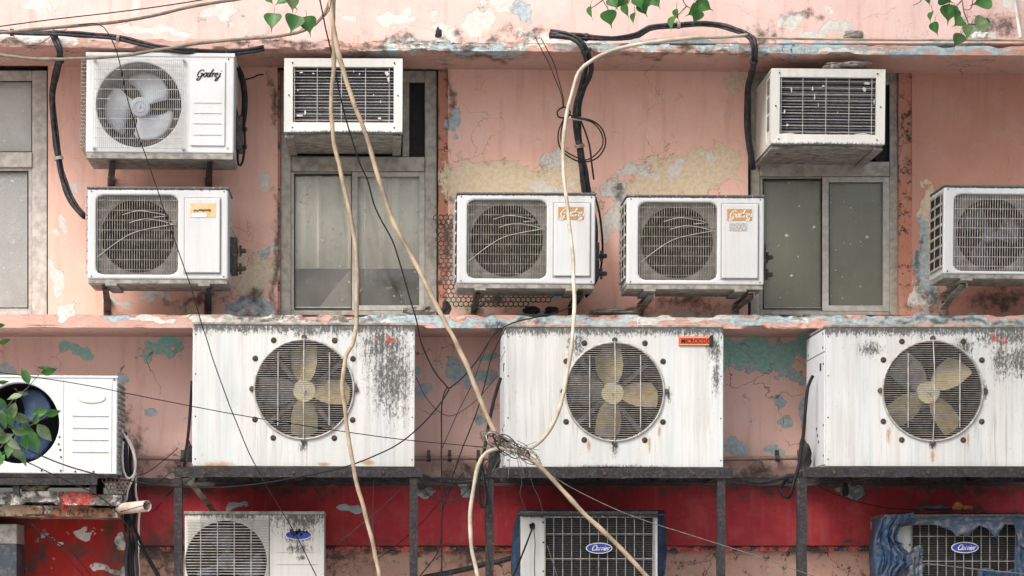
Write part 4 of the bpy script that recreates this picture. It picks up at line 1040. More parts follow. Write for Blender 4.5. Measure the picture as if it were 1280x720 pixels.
# ------------------------------------------------------------------ stands and brackets
def stand(label, x0, x1, posts, yt, df, dep, braces=()):
    root = empty('metal_stand', (P((x0+x1)/2,yt,df).x, -df+.01, 0), label, 'stand', 'metal stands under the large condensers')
    o = -root.location; zt = P(0,yt,df-.0).z-.003; d1 = df+.03
    a, b = P(x0,yt,d1).x, P(x1,yt,d1).x
    def ragged(m, xa, xb, ya, yb, za, zb, A=.004):
        n = int((xb-xa)/.03); V = []
        for i in range(n+1):
            x = xa+(xb-xa)*i/n; q = A*mn.noise(Vector((x*11,za*3,0))); q2 = A*mn.noise(Vector((x*17,za*3,5)))
            V += [(x,ya+q,za+q2),(x,yb,za),(x,yb,zb),(x,ya+q,zb)]
        Fc = [(i*4+k,i*4+(k+1)%4,i*4+4+(k+1)%4,i*4+4+k) for i in range(n) for k in range(4)]+[(0,1,2,3),(n*4+3,n*4+2,n*4+1,n*4)]
        m.add(V, Fc)
    m = MB(); ragged(m, a, b, -d1, -d1+.006, zt-.05, zt); ragged(m, a, b, -d1+.0065, -d1+.06, zt-.008, zt-.0005); m.build('front_rail', M['stand'], root, o)
    rd = df-dep+.06
    m = MB(); ragged(m, a+.01, b-.01, -rd-.05, -rd, zt-.052, zt-.010); m.build('rear_rail', M['stand'], root, o)
    n = 5
    for k in range(n):
        x = a+.05+(b-a-.1)*k/(n-1); m = MB(); m.box(x-.022,x+.022,-d1+.07,-rd-.06,zt-.05,zt-.012); m.build('cross_bar', M['stand'], root, o)
    for (p0,p1) in posts:
        m = MB(); q0,q1 = P(p0,yt,df).x, P(p1,yt,df).x; n = 40; V = []
        for i in range(n+1):
            z = (zt-.055)*i/n; w_ = .003*mn.noise(Vector((z*7,q0,1)))
            V += [(q0+w_,-d1+.008,z),(q1+w_,-d1+.008,z),(q1+w_,-d1+.05,z),(q0+w_,-d1+.05,z)]
        m.add(V, [(i*4+k,i*4+(k+1)%4,i*4+4+(k+1)%4,i*4+4+k) for i in range(n) for k in range(4)]+[(0,1,2,3),(n*4+3,n*4+2,n*4+1,n*4)])
        m.build('post', M['stand'], root, o)
    for (q0,q1,q2) in braces:
        m = MB(); A = P(q0,600,df-.05); B = P(q1,q2,.12); m.bar(A, B, .028, .006); m.build('brace', M['bracket_pale'], root, o)
        m = MB(); m.box(A.x-.03,A.x+.03,A.y-.01,A.y+.004,A.z-.004,A.z+.030); m.build('gusset', M['bracket_pale'], root, o)
    for k in range(3):
        x = a+(b-a)*(.12+.36*k); m = MB(); m.disc((x,zt-.026), .009, -d1-.007, -d1-.001, 6); m.build('bolt', M['bolt'], root, o)
stand('rusty black metal stand holding the left large condenser', 218, 528, ((218,228),(512,522)), 583.5, .85, .55, ((236,268,640),))
stand('rusty black metal stand holding the middle large condenser with the red badge', 608, 916, ((607,617),(896,906)), 584.5, .85, .55)
stand('rusty black metal stand holding the right large condenser', 1003, 1330, ((996,1008),(1318,1330)), 583.5, .85, .55)

def bracket(label, px, yt, yb, df, mat, dx=0, w=.030, group='brackets under the split units'):
    top = P(px, yt, df); bot = P(px+dx, yb, 0.0); root = empty('wall_bracket', (bot.x, -.003, bot.z), label, 'bracket', group); o = -root.location
    zt = top.z-.036
    m = MB(); A = Vector((top.x, -df-.01, zt)); B = Vector((bot.x, -.013, zt)); m.bar(A, B, w, .006, (0,0,1)); m.bar(A+Vector((w/2,0,-.017)), B+Vector((w/2,0,-.017)), .005, .03, (0,0,1)); m.build('arm', mat, root, o)
    m = MB(); m.box(bot.x-w/2-.004, bot.x+w/2+.004, -.009, -.002, bot.z-.02, zt-.005); m.build('wall_plate', mat, root, o)
    m = MB(); m.bar(Vector((top.x,-df+.02,zt-.012)), Vector((bot.x,-.012,bot.z+.01)), w*.9, .008, (0,-1,1)); m.build('strut', mat, root, o)
    for z in (bot.z+.02, (bot.z+zt)/2):
        m = MB(); m.disc((bot.x,z), .008, -.018, -.0095, 6); m.build('bolt', M['bolt'], root, o)
bracket('dark bracket under the left end of the top left unit', 141, 191, 233, .50, M['bracket'], -2)
bracket('dark bracket under the right end of the top left unit', 262, 191, 233, .50, M['bracket'], -1)
bracket('dark bracket under the left end of the unit with the torn orange sticker', 131, 349, 391, .50, M['bracket'], 3)
bracket('dark bracket under the right end of the unit with the torn orange sticker', 261, 349, 391, .50, M['bracket'], -1)
bracket('thin bracket beside the hexagonal mesh, left under the pale-hose unit', 597, 356, 391, .50, M['bracket'], -5, .022)
bracket('bracket behind the pale hose, right under the same tan badged unit', 726, 356, 391, .50, M['bracket'], -12, .024)
bracket('pale rust-streaked bracket left under the unit beside the right window', 814, 357, 391, .50, M['bracket_pale'], -14, .032)
bracket('rusty bracket right under the unit beside the right window', 939, 357, 391, .50, M['bracket_pale'], -20, .030)
bracket('large pale bracket under the unit cut by the right edge', 1204, 344, 388, .50, M['bracket_pale'], -26, .036)
bracket('dark bracket under the lower left unit with the soot-splashed badge', 262, 762, 800, .50, M['bracket'], 0)
for (a,b,c) in ((700,762,'middle'),(1180,766,'right')):
    pass

# ------------------------------------------------------------------ cables
def bundle(label, pts, r, k, mat, seed, spread=1.0, tape=True, group='black taped pipe bundles'):
    base = P(*pts[-1]); root = empty('pipe_bundle', base, label, 'pipe bundle', group)
    C = catmull([P(*p)-base for p in pts], .03); N = len(C)
    for j in range(k):
        Q = []
        for i, c in enumerate(C):
            t = (C[min(i+1,N-1)]-C[max(i-1,0)]).normalized(); a = t.cross(Vector((0,1,0))).normalized(); b = Vector((0,-1,0))
            ph = 2*math.pi*j/k+i*.035+seed; off = (a*math.cos(ph)+b*math.sin(ph)*.8)*r*.85*spread
            Q.append(c+off+a*(r*1.0*mn.noise(Vector((i*.15,j*3.1,seed)))))
        rad = [r*(.9+.22*mn.noise(Vector((i*.5,j,seed)))) * (1-.35*(j%3==2)) for i in range(N)]
        MB().tube(Q, rad, 8).build('insulated_pipe', mat, root, smooth=True)
    if tape:
        for i in range(6, N-4, 17):
            c = C[i]; t = (C[i+1]-C[i-1]).normalized()
            MB().tube([c-t*.008, c+t*.008], r*2.05, 12).build('tape', M['bracket_pale'] if (i//17)%3 == 1 else M['rubber'], root)
    return root
bundle('black taped pipe bundle coming down the left pier beside the left window', [(66,40,.46),(72,52,.50),(76,66,.50),(71,90,.36),(66,118,.25),(67,150,.22),(72,190,.22),(80,228,.22),(92,254,.24),(107,272,.26)], .0125, 3, M['rubber'], 1)
bundle('thick black bundle sagging across the top left corner behind hoses', [(-30,38,.50),(30,41,.52),(90,42,.52),(140,47,.52),(185,56,.54),(225,63,.56),(275,66,.52),(330,60,.50)], .0095, 2, M['rubber'], 2)
bundle('black bundle hanging from the ledge to the middle unit with the pale hose', [(688,41,.46),(706,44,.50),(722,50,.52),(733,64,.52),(736,84,.46),(729,108,.36),(722,135,.28),(722,165,.22),(727,200,.18),(732,232,.14),(738,262,.12),(741,300,.12),(738,345,.15)], .014, 3, M['rubber'], 3)
bundle('long black bundle arching along the upper wall and dropping beside the right window unit', [(687,44,.48),(725,46,.50),(765,49,.50),(798,44,.40),(812,36,.37),(848,31,.36),(880,30,.36),(906,33,.37),(930,42,.44),(941,52,.52),(943,72,.50),(938,95,.34),(934,118,.24),(933,150,.16),(937,185,.14),(941,212,.10)], .0108, 3, M['rubber'], 4)
K = M
cable('hose', 'grey-brown hose sweeping up across the top left corner above the lower one', 'hose', [(-30,44,.66),(30,38,.66),(85,33,.66),(140,28,.66),(190,20,.66),(240,8,.66),(300,-2,.66),(340,-12,.66)], .0085, K['cable_brown'], None, .004)
cable('hose', 'long grey-brown hose passing before the top left unit to the round leaves', 'hose', [(-30,64,.74),(10,70,.74),(50,74,.74),(100,73,.74),(150,70,.74),(200,62,.74),(250,54,.74),(300,49,.74),(350,45,.74),(385,36,.74),(402,22,.74),(412,2,.74),(415,-20,.74)], .0085, K['cable_brown'], None, .004)
cable('wire', 'thin black wire running straight above the hoses in the top left corner', 'wire', [(-30,37,.70),(60,25,.70),(130,17,.70),(200,8,.70),(270,-3,.70)], .003, K['wire_black'])
cable('hose', 'tan stick-like hose hanging wavily down over the left large condenser', 'hose', [(418,-20,1.0),(417,30,1.0),(417,80,1.0),(414,130,1.0),(418,180,1.0),(427,220,1.0),(435,255,1.0),(442,290,1.0),(446,330,1.02),(446,380,1.05),(444,415,1.08),(440,432,1.10),(432,444,1.10),(428,480,1.10),(431,515,1.10),(438,560,1.10),(448,612,1.10),(460,655,1.10),(474,720,1.10),(482,760,1.10)], .0105, K['cable_tan'], None, .006)
cable('hose', 'tan hose slanting from the top past the half blinded window to the wire knot', 'hose', [(411,-20,1.04),(416,30,1.04),(424,70,1.04),(438,115,1.04),(452,155,1.04),(466,198,1.04),(478,240,1.04),(491,275,1.05),(510,312,1.06),(530,350,1.08),(549,388,1.10),(568,425,1.11),(588,468,1.12),(606,512,1.13),(622,545,1.14),(640,560,1.15)], .0115, K['cable_tan'], None, .006)
cable('hose', 'tan hose slanting from the wire knot down over the lower middle unit', 'hose', [(640,562,1.14),(660,570,1.15),(680,588,1.14),(702,612,1.13),(728,640,1.12),(752,662,1.11),(780,690,1.10),(810,722,1.10),(840,760,1.10)], .0110, K['cable_tan'], None, .004)
cable('hose', 'long ivory hose from the ledge past the middle units, looping beside the red badge condenser', 'hose', [(935,44,.47),(905,46,.52),(870,47,.53),(830,51,.53),(790,57,.54),(758,66,.56),(738,77,.58),(724,90,.60),(714,120,.60),(707,150,.60),(704,190,.62),(706,230,.70),(711,270,.78),(716,320,.84),(718,370,.92),(716,415,1.02),(710,460,1.08),(701,505,1.12),(686,540,1.14),(664,560,1.16),(645,564,1.16),(625,560,1.17),(608,566,1.17),(598,582,1.16),(592,610,1.15),(588,640,1.14),(589,680,1.13),(596,715,1.12),(606,760,1.12)], .0098, K['cable_ivory'], None, .004)
cable('pipe', 'thin tan pipe lying along the ledge at the top right', 'pipe', [(944,47,.50),(1000,48.5,.50),(1080,49.5,.50),(1160,50,.50),(1230,50,.50),(1330,51,.50)], .0058, K['cable_tan'], None, .003)
cable('pipe', 'thin white pipe rising at the top right corner behind leaves', 'pipe', [(1266,-20,.33),(1270,10,.33),(1273,30,.33),(1276,48,.40)], .009, K['cable_white'])
T = lambda label, pts, r=.0026, mat='wire_black', wob=.003: cable('wire', label, 'wire', pts, r, K[mat], None, wob)
T('thin black wire crossing the top left unit fan and running to the bottom edge', [(98,31,.80),(122,30,.84),(136,42,.86),(148,72,.88),(158,118,.88),(170,160,.88),(186,205,.88),(205,262,.90),(222,312,.94),(238,356,1.0),(252,405,1.02),(270,460,1.04),(292,520,1.05),(318,580,1.06),(345,628,1.06),(372,672,1.06),(396,722,1.06),(410,750,1.06)], .0027)
T('black wire falling past the half blinded window to a tie between the condensers', [(396,-20,1.0),(404,20,1.0),(416,75,1.0),(430,140,1.0),(447,196,1.0),(460,228,1.0),(470,262,1.0),(490,300,1.0),(503,340,1.02),(514,378,1.04),(521,402,1.04),(528,432,1.04),(540,460,1.04),(552,476,1.04),(561,486,1.04)], .0036)
T('black wire rising from the tie to the middle tan badged unit', [(561,486,1.04),(580,470,1.03),(600,445,1.02),(618,418,1.0),(640,404,.98),(668,397,.92),(694,391,.80),(716,383,.62)], .0033)
T('black wire sagging from the tie across the left large condenser to the leaves', [(561,487,1.04),(548,508,1.05),(528,530,1.06),(498,555,1.07),(468,570,1.08),(430,584,1.08),(385,594,1.08),(330,604,1.08),(280,609,1.08),(230,609,1.08),(180,604,1.07),(130,595,1.05),(80,581,1.0),(30,560,.95),(-30,530,.9)], .0034)
T('black wire hanging straight down from the tie across the red band', [(559,484,1.03),(553,500,1.03),(552,560,1.03),(553,620,1.03),(552,680,1.03),(552,760,1.03)], .0034)
T('black wire from the corner of the middle condenser down to the bottom edge', [(632,410,.92),(615,445,.98),(606,480,1.0),(594,520,1.0),(578,560,1.0),(562,608,1.0),(553,640,1.0),(552,668,1.0),(546,692,1.0),(530,714,1.0),(512,735,1.0)], .0030)
T('long thin wire crossing both left condensers from the left edge', [(-30,462,.95),(40,471,.96),(110,482,.98),(200,500,1.02),(300,519,1.05),(400,535,1.06),(500,549,1.08),(605,559,1.12)], .0022)
T('black wire falling from the leaves over the left slab to the bottom edge', [(-20,562,.90),(20,572,.90),(60,590,.92),(90,604,.94),(120,618,.95),(140,634,.95),(158,655,.95),(178,690,.95),(200,728,.95),(215,760,.95)], .0028)
T('thin wire in front of the dark red corner wall', [(40,655,.7),(60,672,.7),(90,690,.7),(112,718,.7),(130,745,.7)], .0028)
T('second thin wire in front of the dark red corner wall', [(55,665,.72),(78,690,.72),(98,712,.72),(120,740,.72)], .0022)
T('grey wire from the middle stand down to the right bottom edge', [(660,575,1.10),(690,595,1.08),(730,618,1.06),(790,645,1.04),(860,668,1.04),(930,690,1.04),(1005,716,1.04),(1060,735,1.04)], .0022, 'wire_grey')
T('thin wire drooping on the red band under the right condenser', [(1020,606,.60),(1045,618,.50),(1075,628,.42),(1110,635,.40),(1150,637,.42),(1190,636,.50)], .0024)
T('fine wire above the lower middle unit', [(646,570,1.1),(652,600,1.0),(650,618,.9),(658,640,.75)], .0014, 'wire_grey')
T('fine wire slanting from the knot to the top of the lower middle unit', [(655,572,1.1),(664,600,1.0),(672,620,.85),(680,642,.72)], .0014, 'wire_grey')
T('wire along the ledge edge at the top left crossing to the pier', [(0,80,.52),(22,70,.52),(45,58,.52),(66,44,.52),(84,36,.52)], .0020, 'wire_grey')
T('dark wire crossing the red band behind the tan hose', [(500,612,.5),(470,640,.45),(440,665,.4),(420,682,.35)], .0020, 'wire_grey')
T('vertical dark wire on the red band right of the soot-badged unit', [(467,600,.5),(466,640,.45),(467,690,.4),(468,740,.4)], .0020, 'wire_grey')
T('short wire on the wall beside the lower left cable run', [(160,598,.4),(185,590,.3),(205,575,.2),(222,560,.15)], .0022)
T('curling wire beside the upper drain pipe', [(170,600,.4),(196,604,.3),(214,590,.2),(226,596,.15),(205,625,.12),(190,640,.15)], .0018)
cable('cable', 'thick black cable standing beside the left large condenser', 'cable', [(240,476,.62),(238,510,.60),(235,545,.60),(231,572,.60),(229,600,.55)], .0075, K['wire_black'], 'black supply cables of the large condensers')
cable('cable', 'thick black cable looping below the left end of the middle condenser', 'cable', [(626,472,.72),(618,498,.72),(611,530,.80),(606,560,.9),(600,590,.92),(598,618,.92),(603,634,.92),(607,628,.92),(605,600,.85),(600,575,.8)], .0085, K['wire_black'], 'black supply cables of the large condensers')
cable('cable', 'thick black cable curving out of the side of the right condenser', 'cable', [(1016,470,.66),(1010,484,.68),(1007,510,.70),(1004,545,.70),(999,580,.72),(993,600,.75),(986,622,.75),(975,612,.6),(984,598,.4)], .0085, K['wire_black'], 'black supply cables of the large condensers')
cable('cable', 'bent black cable at the right side of the top left unit', 'cable', [(292,80,.35),(300,92,.35),(305,118,.35),(305,150,.35),(306,180,.35),(303,203,.36),(298,206,.37),(297,190,.37),(299,160,.36),(294,130,.34)], .0062, K['wire_black'], None)
cable('pipe', 'thick black insulated pipe behind the right side of the top left unit', 'pipe', [(287,78,.28),(296,84,.26),(303,100,.24),(306,125,.22),(304,150,.22),(298,170,.24),(292,182,.28)], .017, K['rubber'], None)
cable('wire', 'short bare-ended wire sticking out right of the top left unit', 'wire', [(300,104,.22),(308,99,.22),(316,97,.22),(322,94,.20),(329,93,.16)], .0042, K['wire_black'], None)
cable('wire', 'thin tan wire at the right side of the unit with the torn orange sticker', 'wire', [(290,272,.36),(288,282,.36),(296,300,.36),(299,318,.36),(295,330,.36)], .0024, K['cable_tan'])
cable('cable', 'black cable beside the right end of the unit with the pale hose', 'cable', [(742,240,.2),(749,265,.2),(753,300,.2),(752,330,.22),(745,352,.3),(732,372,.3)], .0055, K['wire_black'])
# coil of spare wire
root = empty('wire_coil', P(723,205,.5), 'loops of spare black wire tied to the middle pipe bundle below the ledge', 'wire coil'); base = root.location.copy()
def zc(L, d): return [(x/3.274+640, y/3.274, d) for x,y in L]
for L, r in ((zc([(215,480),(190,540),(195,600),(230,640),(290,663),(350,645),(383,590),(370,530),(330,495),(275,482),(230,470)], .50), .0042),
             (zc([(210,490),(200,550),(208,605),(240,632),(300,655),(345,630),(372,590),(366,545),(335,505),(290,488),(240,480)], .52), .0038),
             (zc([(205,440),(186,455),(190,478),(215,482),(238,470),(232,446),(210,438),(202,444)], .52), .0045),
             (zc([(280,490),(300,540),(318,600),(325,660),(335,735)], .30), .0050)):
    MB().tube(catmull([P(*p)-base for p in L], .02), r, 6).build('loop', M['wire_black'], root, smooth=True)
MB().tube([P(700/1+12,147,.45)-base, P(728,149,.45)-base], .010, 8).build('tie', M['cable_ivory'], root, smooth=True)
T('left one of two thin wires slanting from the ledge to the wire coil', zc([(95,150),(120,200),(150,260),(180,330),(203,390),(210,440)], .52), .0024)
T('right one of two thin wires slanting from the ledge to the wire coil', zc([(120,155),(150,215),(175,270),(195,340),(210,400),(212,440)], .53), .0024)

# knot of wires where the hoses meet
root = empty('wire_knot', P(640,560,1.16), 'tangled knot of grey wires binding the hoses before the middle condenser', 'wire knot'); rr = random.Random(9)
for k in range(22):
    a = rr.uniform(0,6.28); q = []; c0 = Vector((rr.uniform(-.11,.10), 0, 0)); c0.z = -c0.x*.45+rr.uniform(-.02,.02); R0 = rr.uniform(.014,.036); el = rr.uniform(1.0,2.4)
    for i in range(10):
        t = a+i*.75; q.append(c0+Vector((R0*el*math.cos(t)+rr.uniform(-.008,.008), R0*math.sin(t*1.3)*.8, R0*math.sin(t)-R0*el*math.cos(t)*.4+rr.uniform(-.008,.008))))
    MB().tube(catmull(q, .012), rr.uniform(.0016,.0036), 5).build('strand', M[rr.choice(['wire_grey','wire_black','grille','wire_grey','cable_brown'])], root, smooth=True)
for k, (x,z) in enumerate(((-.16,.05),(-.19,.0),(.13,-.01),(.12,.03),(.06,-.14),(-.02,-.15),(-.10,-.12))):
    MB().tube(catmull([Vector((0,0,0)), Vector((x*.5,-.02,z*.3)), Vector((x,-.01,z))], .02), .0015, 5).build('loose_end', M['wire_grey'], root, smooth=True)

# pale cable loops by the left unit
root = empty('cable_coil', P(162,590,.55), 'white cable hanging in a narrow loop beside the leafy left unit', 'cable'); base = root.location.copy()
for L in ([(152,538,.5),(158,548,.5),(165,562,.5),(169,578,.5),(168,592,.5),(161,598,.5),(155,590,.5),(153,570,.5),(154,552,.5)], [(158,545,.48),(166,560,.48),(170,580,.48),(167,596,.48),(160,612,.48),(158,625,.48)]):
    MB().tube(catmull([P(*p)-base for p in L], .02), .0055, 8).build('loop', M['cable_white'], root, smooth=True)
for i, (x0,x1,mt,r) in enumerate(((160,158,'rubber',.012),(166,165,'wire_black',.008),(171,172,'cable_white',.0055),(176,184,'wire_black',.008),(163,170,'rubber',.010),(156,162,'wire_black',.010))):
    lab = ['thick black pipe behind the slab end, leftmost of the corner run','black cable of the corner run beneath the drain pipe','white cable running down the corner run among black ones','black cable slanting away right of the corner run','dark pipe in the middle of the corner run','black pipe rising from the corner run beside the leafy unit'][i]
    pts = [(x0-4,540+12*i,.35),(x0-2,585,.35),(x0,620,.32),(x0+2,650,.34),(x1,690,.34),(x1+3,760,.34)]
    if i == 3: pts = [(158,640,.4),(165,655,.4),(176,680,.4),(190,705,.4),(205,735,.4)]
    cable('cable', lab, 'cable', pts, r, M[mt], 'cables of the corner run', .012)

# drain pipe
root = empty('drain_pipe', P(158,634,.60), 'short stained white plastic pipe sticking out right of the slab', 'pipe'); base = root.location.copy()
A = P(150,636,.56)-base; B = P(184,632.5,.72)-base; m = MB(); m.tube([A, A*.5+B*.5, B], .029, 20, False); ax = (B-A).normalized()
o = m.build('tube', M['pvc'], root, smooth=True); s_ = o.modifiers.new('wall', 'SOLIDIFY'); s_.thickness = .004
m = MB(); m.tube([B-ax*.06, B-ax*.055], .024, 16); m.build('dark_bore', M['dark'], root)
# conduit
root = empty('wall_conduit', P(600,573,.06), 'painted conduit pipe running level along the lower wall behind the condensers', 'pipe'); base = root.location.copy()
m = MB(); m.tube([P(x,573+.8*math.sin(x*.03),.05)-base for x in range(150,1420,30)], .0125, 10); m.build('tube', M['conduit'], root, smooth=True)
for x in (228,536,562,598,972,1000):
    m = MB(); p = P(x,573,.07)-base; m.tube([p-Vector((.010,0,0)), p+Vector((.010,0,0))], .018, 10); m.box(p.x-.008,p.x+.008,p.y+.0,p.y+.045,p.z+.010,p.z+.045); m.build('clip', M['bracket'], root)

# ------------------------------------------------------------------ leafy unit shelf, cabinet, mesh
root = empty('metal_shelf', P(40,615,.6), 'dark steel shelf on the slab carrying the leafy left unit', 'shelf'); o = -root.location
z1 = P(0,592.5,.62).z-.022; z0 = P(0,615,.6).z+.0
m = MB(); a,b = P(-90,600,.64).x, P(122,600,.64).x; m.box(a,b,-.655,-.649,z1-.035,z1); m.box(a,b,-.6485,-.61,z1-.006,z1-.0005); m.build('front_rail', M['stand'], root, o)
m = MB(); m.box(a,b,-.34,-.30,z1-.035,z1); m.build('rear_rail', M['stand'], root, o)
for px in (-60,20,116):
    x = P(px,600,.64).x; m = MB(); m.box(x-.016,x+.016,-.645,-.61,z0-.01,z1-.036); m.box(x-.016,x+.016,-.34,-.30,z0-.01,z1-.036); m.build('leg', M['stand'], root, o)
root = empty('metal_cabinet', P(-20,760,.3), 'white and slate grey cabinet cut off at the lower left corner', 'cabinet'); o = -root.location
for (ya,yb,mt,dd) in ((655,680,'casing_base',.0),(680.5,800,'cab_dark',.01)):
    A = P(-70,yb,.45+dd); B = P(21,ya,.45+dd); m = MB(); m.box(A.x,B.x,-.45-dd,-.18,A.z,B.z); m.build('panel', M[mt], root, o, bevel=.004)

def hexmesh(label, poly, d0, d1, cell, t, mat):
    """honeycomb screen filling a photo-space polygon, leaning from d0 (top) to d1 (bottom)"""
    ys = [p[1] for p in poly]; y0, y1 = min(ys), max(ys)
    def inside(x, y):
        c = False; n = len(poly)
        for i in range(n):
            (xa,ya),(xb,yb) = poly[i], poly[(i+1)%n]
            if (ya > y) != (yb > y) and x < (xb-xa)*(y-ya)/(yb-ya)+xa: c = not c
        return c
    m = MB(); base = P(poly[0][0], y1, d1); E = set(); w = cell*math.sqrt(3)
    for j in range(int((y1-y0)/(1.5*cell))+2):
        for i in range(int(400/w)):
            cx = min(p[0] for p in poly)+i*w+(j%2)*w/2; cy = y0+j*1.5*cell
            if not inside(cx, cy): continue
            V = [(round(cx+cell*math.sin(k*math.pi/3),2), round(cy+cell*math.cos(k*math.pi/3),2)) for k in range(6)]
            for k in range(6):
                a, b = V[k], V[(k+1)%6]; key = tuple(sorted(((round(a[0],0),round(a[1],0)),(round(b[0],0),round(b[1],0)))))
                if key in E: continue
                E.add(key); f = lambda q: P(q[0], q[1], d0+(d1-d0)*(q[1]-y0)/(y1-y0)+.006*math.sin(q[0]*.2))-base
                m.bar(f(a), f(b), t, .003)
    ob = m.build('mesh_screen', mat, None, base); tag(ob, label, 'mesh screen'); return ob
hexmesh('hexagonal metal mesh wrapped round the lower left of the pale-hose unit', [(545,272),(580,272),(582,360),(600,366),(690,366),(692,378),(600,384),(570,382),(556,372)], .10, .12, 3.6, .0058, M['bracket'])
hexmesh('scrap of hexagonal mesh at the end of the dark shelf', [(128,596),(160,598),(158,618),(134,614)], .50, .52, 3.0, .006, M['conduit'])

def rock(label, px, py, d, w, h, mat='rock', seed=0, cat='rubble', dp=None, name='rubble', group=None):
    """irregular lump lying with its base at photo row py"""
    s = (D-d)/F; w *= s; h *= s; dp = dp or w*.6; bm = bmesh.new(); bmesh.ops.create_icosphere(bm, subdivisions=3, radius=1)
    for v in bm.verts:
        n_ = 1+.45*mn.noise(v.co*1.7+Vector((seed,seed*2,0)))+.25*mn.noise(v.co*5+Vector((seed,0,3))); v.co = v.co*n_
        v.co = Vector((round(v.co.x*3.5)/3.5*.5+v.co.x*.5, v.co.y, max(v.co.z,-.7)))
        v.co = Vector((v.co.x*w/2, v.co.y*dp/2, (v.co.z+.7)*h/1.7))
    me = bpy.data.meshes.new(name); bm.to_mesh(me); bm.free(); me.materials.append(M[mat]); ob = bpy.data.objects.new(name, me); COL.objects.link(ob); ob.location = P(px, py, d); return tag(ob, label, cat, group)
rock('flat slab of broken concrete lying on top of the right window unit', 1060, 85, .44, 54, 7, seed=1, dp=.12)
rock('small lump of broken concrete at the left end of the slab on the window unit', 1045, 85, .47, 16, 6, seed=5)
rock('small dark lump on the top ledge above the dark window opening', 548, 47, .36, 8, 12, 'fan_dark', 2)
rock('grey chunk on the top ledge above the right window unit', 1068, 48, .36, 24, 10, 'rock', 3)
rock('pale broken chunk on the top ledge at the far right', 1224, 49, .36, 22, 9, 'ink_white', 4)
rock('heap of dark grit on the lower ledge between the two tan badged units', 762, 393, .30, 46, 7, 'rock', 6)
rock('low pale flake on the lower ledge beneath the right tan badged unit', 790, 392, .32, 24, 4, 'rock', 7)
rock('dark lump left of the two under the pale-hose unit', 664, 392, .20, 20, 9, 'fan_dark', 8)
rock('dark lump right of the two under the pale-hose unit', 690, 392, .20, 17, 9, 'fan_dark', 9)
rock('black lump at the right foot of the half blinded window', 558, 393, .20, 12, 16, 'fan_dark', 10)
rock('heap of grit in the lower right corner of the half blinded window', 526, 393, .12, 40, 10, 'rock', 11)
rock('dry orange leaf lying on the torn blue plastic', 1197, 637, .45, 12, 9, 'dry_leaf', 12, 'leaf', name='dry_leaf')
rock('second dry orange leaf lying right of the first on the torn plastic', 1210, 637, .45, 12, 5, 'dry_leaf', 13, 'leaf', name='dry_leaf')
rock('dirty heap on the top of the blue plastic at lower right', 1165, 638, .40, 40, 6, 'tarp_grey', 14)
rock('clump of dry moss on the slab under the leafy unit', 45, 614, .58, 30, 10, 'moss', 15, 'moss', name='moss_clump')
rock('dark rubbish at the knot of pipes above the drain pipe', 152, 614, .45, 14, 18, 'rock', 16)
rock('dark service valve left of the middle condenser foot', 618, 590, .62, 14, 34, 'fan_dark', 17, 'valve', name='valve_block')
rock('dark service valve left of the right condenser foot', 1006, 585, .60, 16, 34, 'fan_dark', 18, 'valve', name='valve_block')
rock('dark service valve left of the left condenser foot', 236, 578, .60, 10, 24, 'fan_dark', 19, 'valve', name='valve_block')

# ------------------------------------------------------------------ plastic sheets
def cloth(name, parent, fn, nu, nv, mat, wr=.010, seed=0, pleat=0):
    """fn(u,v) gives (px,py,d); wrinkled by noise"""
    base = parent.location; V = []
    for j in range(nv+1):
        for i in range(nu+1):
            u_, v_ = i/nu, j/nv; rg = 7*mn.noise(Vector((v_*9,seed,3)))+4*mn.noise(Vector((v_*24,seed,6)))
            f_ = fn(u_, v_); f_ = (f_[0]+(rg*u_**3 if name == 'side_fold' else 0), f_[1], f_[2]); p = P(*f_)-base
            q = Vector((u_*8,v_*2.2,seed)) if name == 'side_fold' or name == 'end_fold' else Vector((u_*9,v_*4,seed)); w_ = mn.noise(q)+.9*(.5-abs(mn.noise(q*2.2)))+.45*(.4-abs(mn.noise(q*4.7)))
            p.y -= abs(w_)*wr*1.4+pleat*abs(math.sin(u_*17+2*mn.noise(q*.6))); p.x += wr*.6*mn.noise(q+Vector((4,0,0))); p.z += wr*.5*mn.noise(q+Vector((0,4,0)))
            V.append(p)
    m = MB(); m.add(V, [(j*(nu+1)+i,j*(nu+1)+i+1,(j+1)*(nu+1)+i+1,(j+1)*(nu+1)+i) for j in range(nv) for i in range(nu)])
    ob = m.build(name, mat, parent, smooth=True); s_ = ob.modifiers.new('thick','SOLIDIFY'); s_.thickness = .0025; return ob
def hang(pts):      # jagged lower edge from (u, length) knots
    def f(u_):
        for (a,la),(b,lb) in zip(pts, pts[1:]):
            if u_ <= b: return la+(lb-la)*(u_-a)/(b-a)
        return pts[-1][1]
    return f
root = empty('plastic_sheet', P(1190,760,.6), 'torn blue and grey plastic sheet wrapped over the lower right coil unit', 'plastic sheet', None)
J = hang([(0,20),(.08,14),(.2,10),(.35,9),(.48,16),(.52,24),(.56,21),(.60,26),(.68,10),(.72,12),(.80,27),(.86,8),(.93,10),(.96,34),(1,40)])
cloth('top_fold', root, lambda u_,v_: (1104+u_*176, 641+(5.5*v_*2.5 if v_ < .4 else 5.5+(v_-.4)/.6*J(u_)), .20+.46*min(1,v_*2.5)+.015*(v_>.4)), 90, 26, M['tarp_dirty'] , .012, 1, .004)
cloth('side_fold', root, lambda u_,v_: (1090+u_*(50-14*math.sin(v_*5)**2)-5*math.sin(v_*3), 641+v_*88+8*(1-u_)*(1-v_), .36+.36*min(1,(u_+.08)*3.6)-.02*u_), 50, 60, M['tarp'], .022, 2, .012)
cloth('side_fold', root, lambda u_,v_: (1108+u_*44, 690+v_*50+8*math.sin(u_*5), .67+.03*u_), 40, 30, M['tarp_grey'], .025, 5, .010)
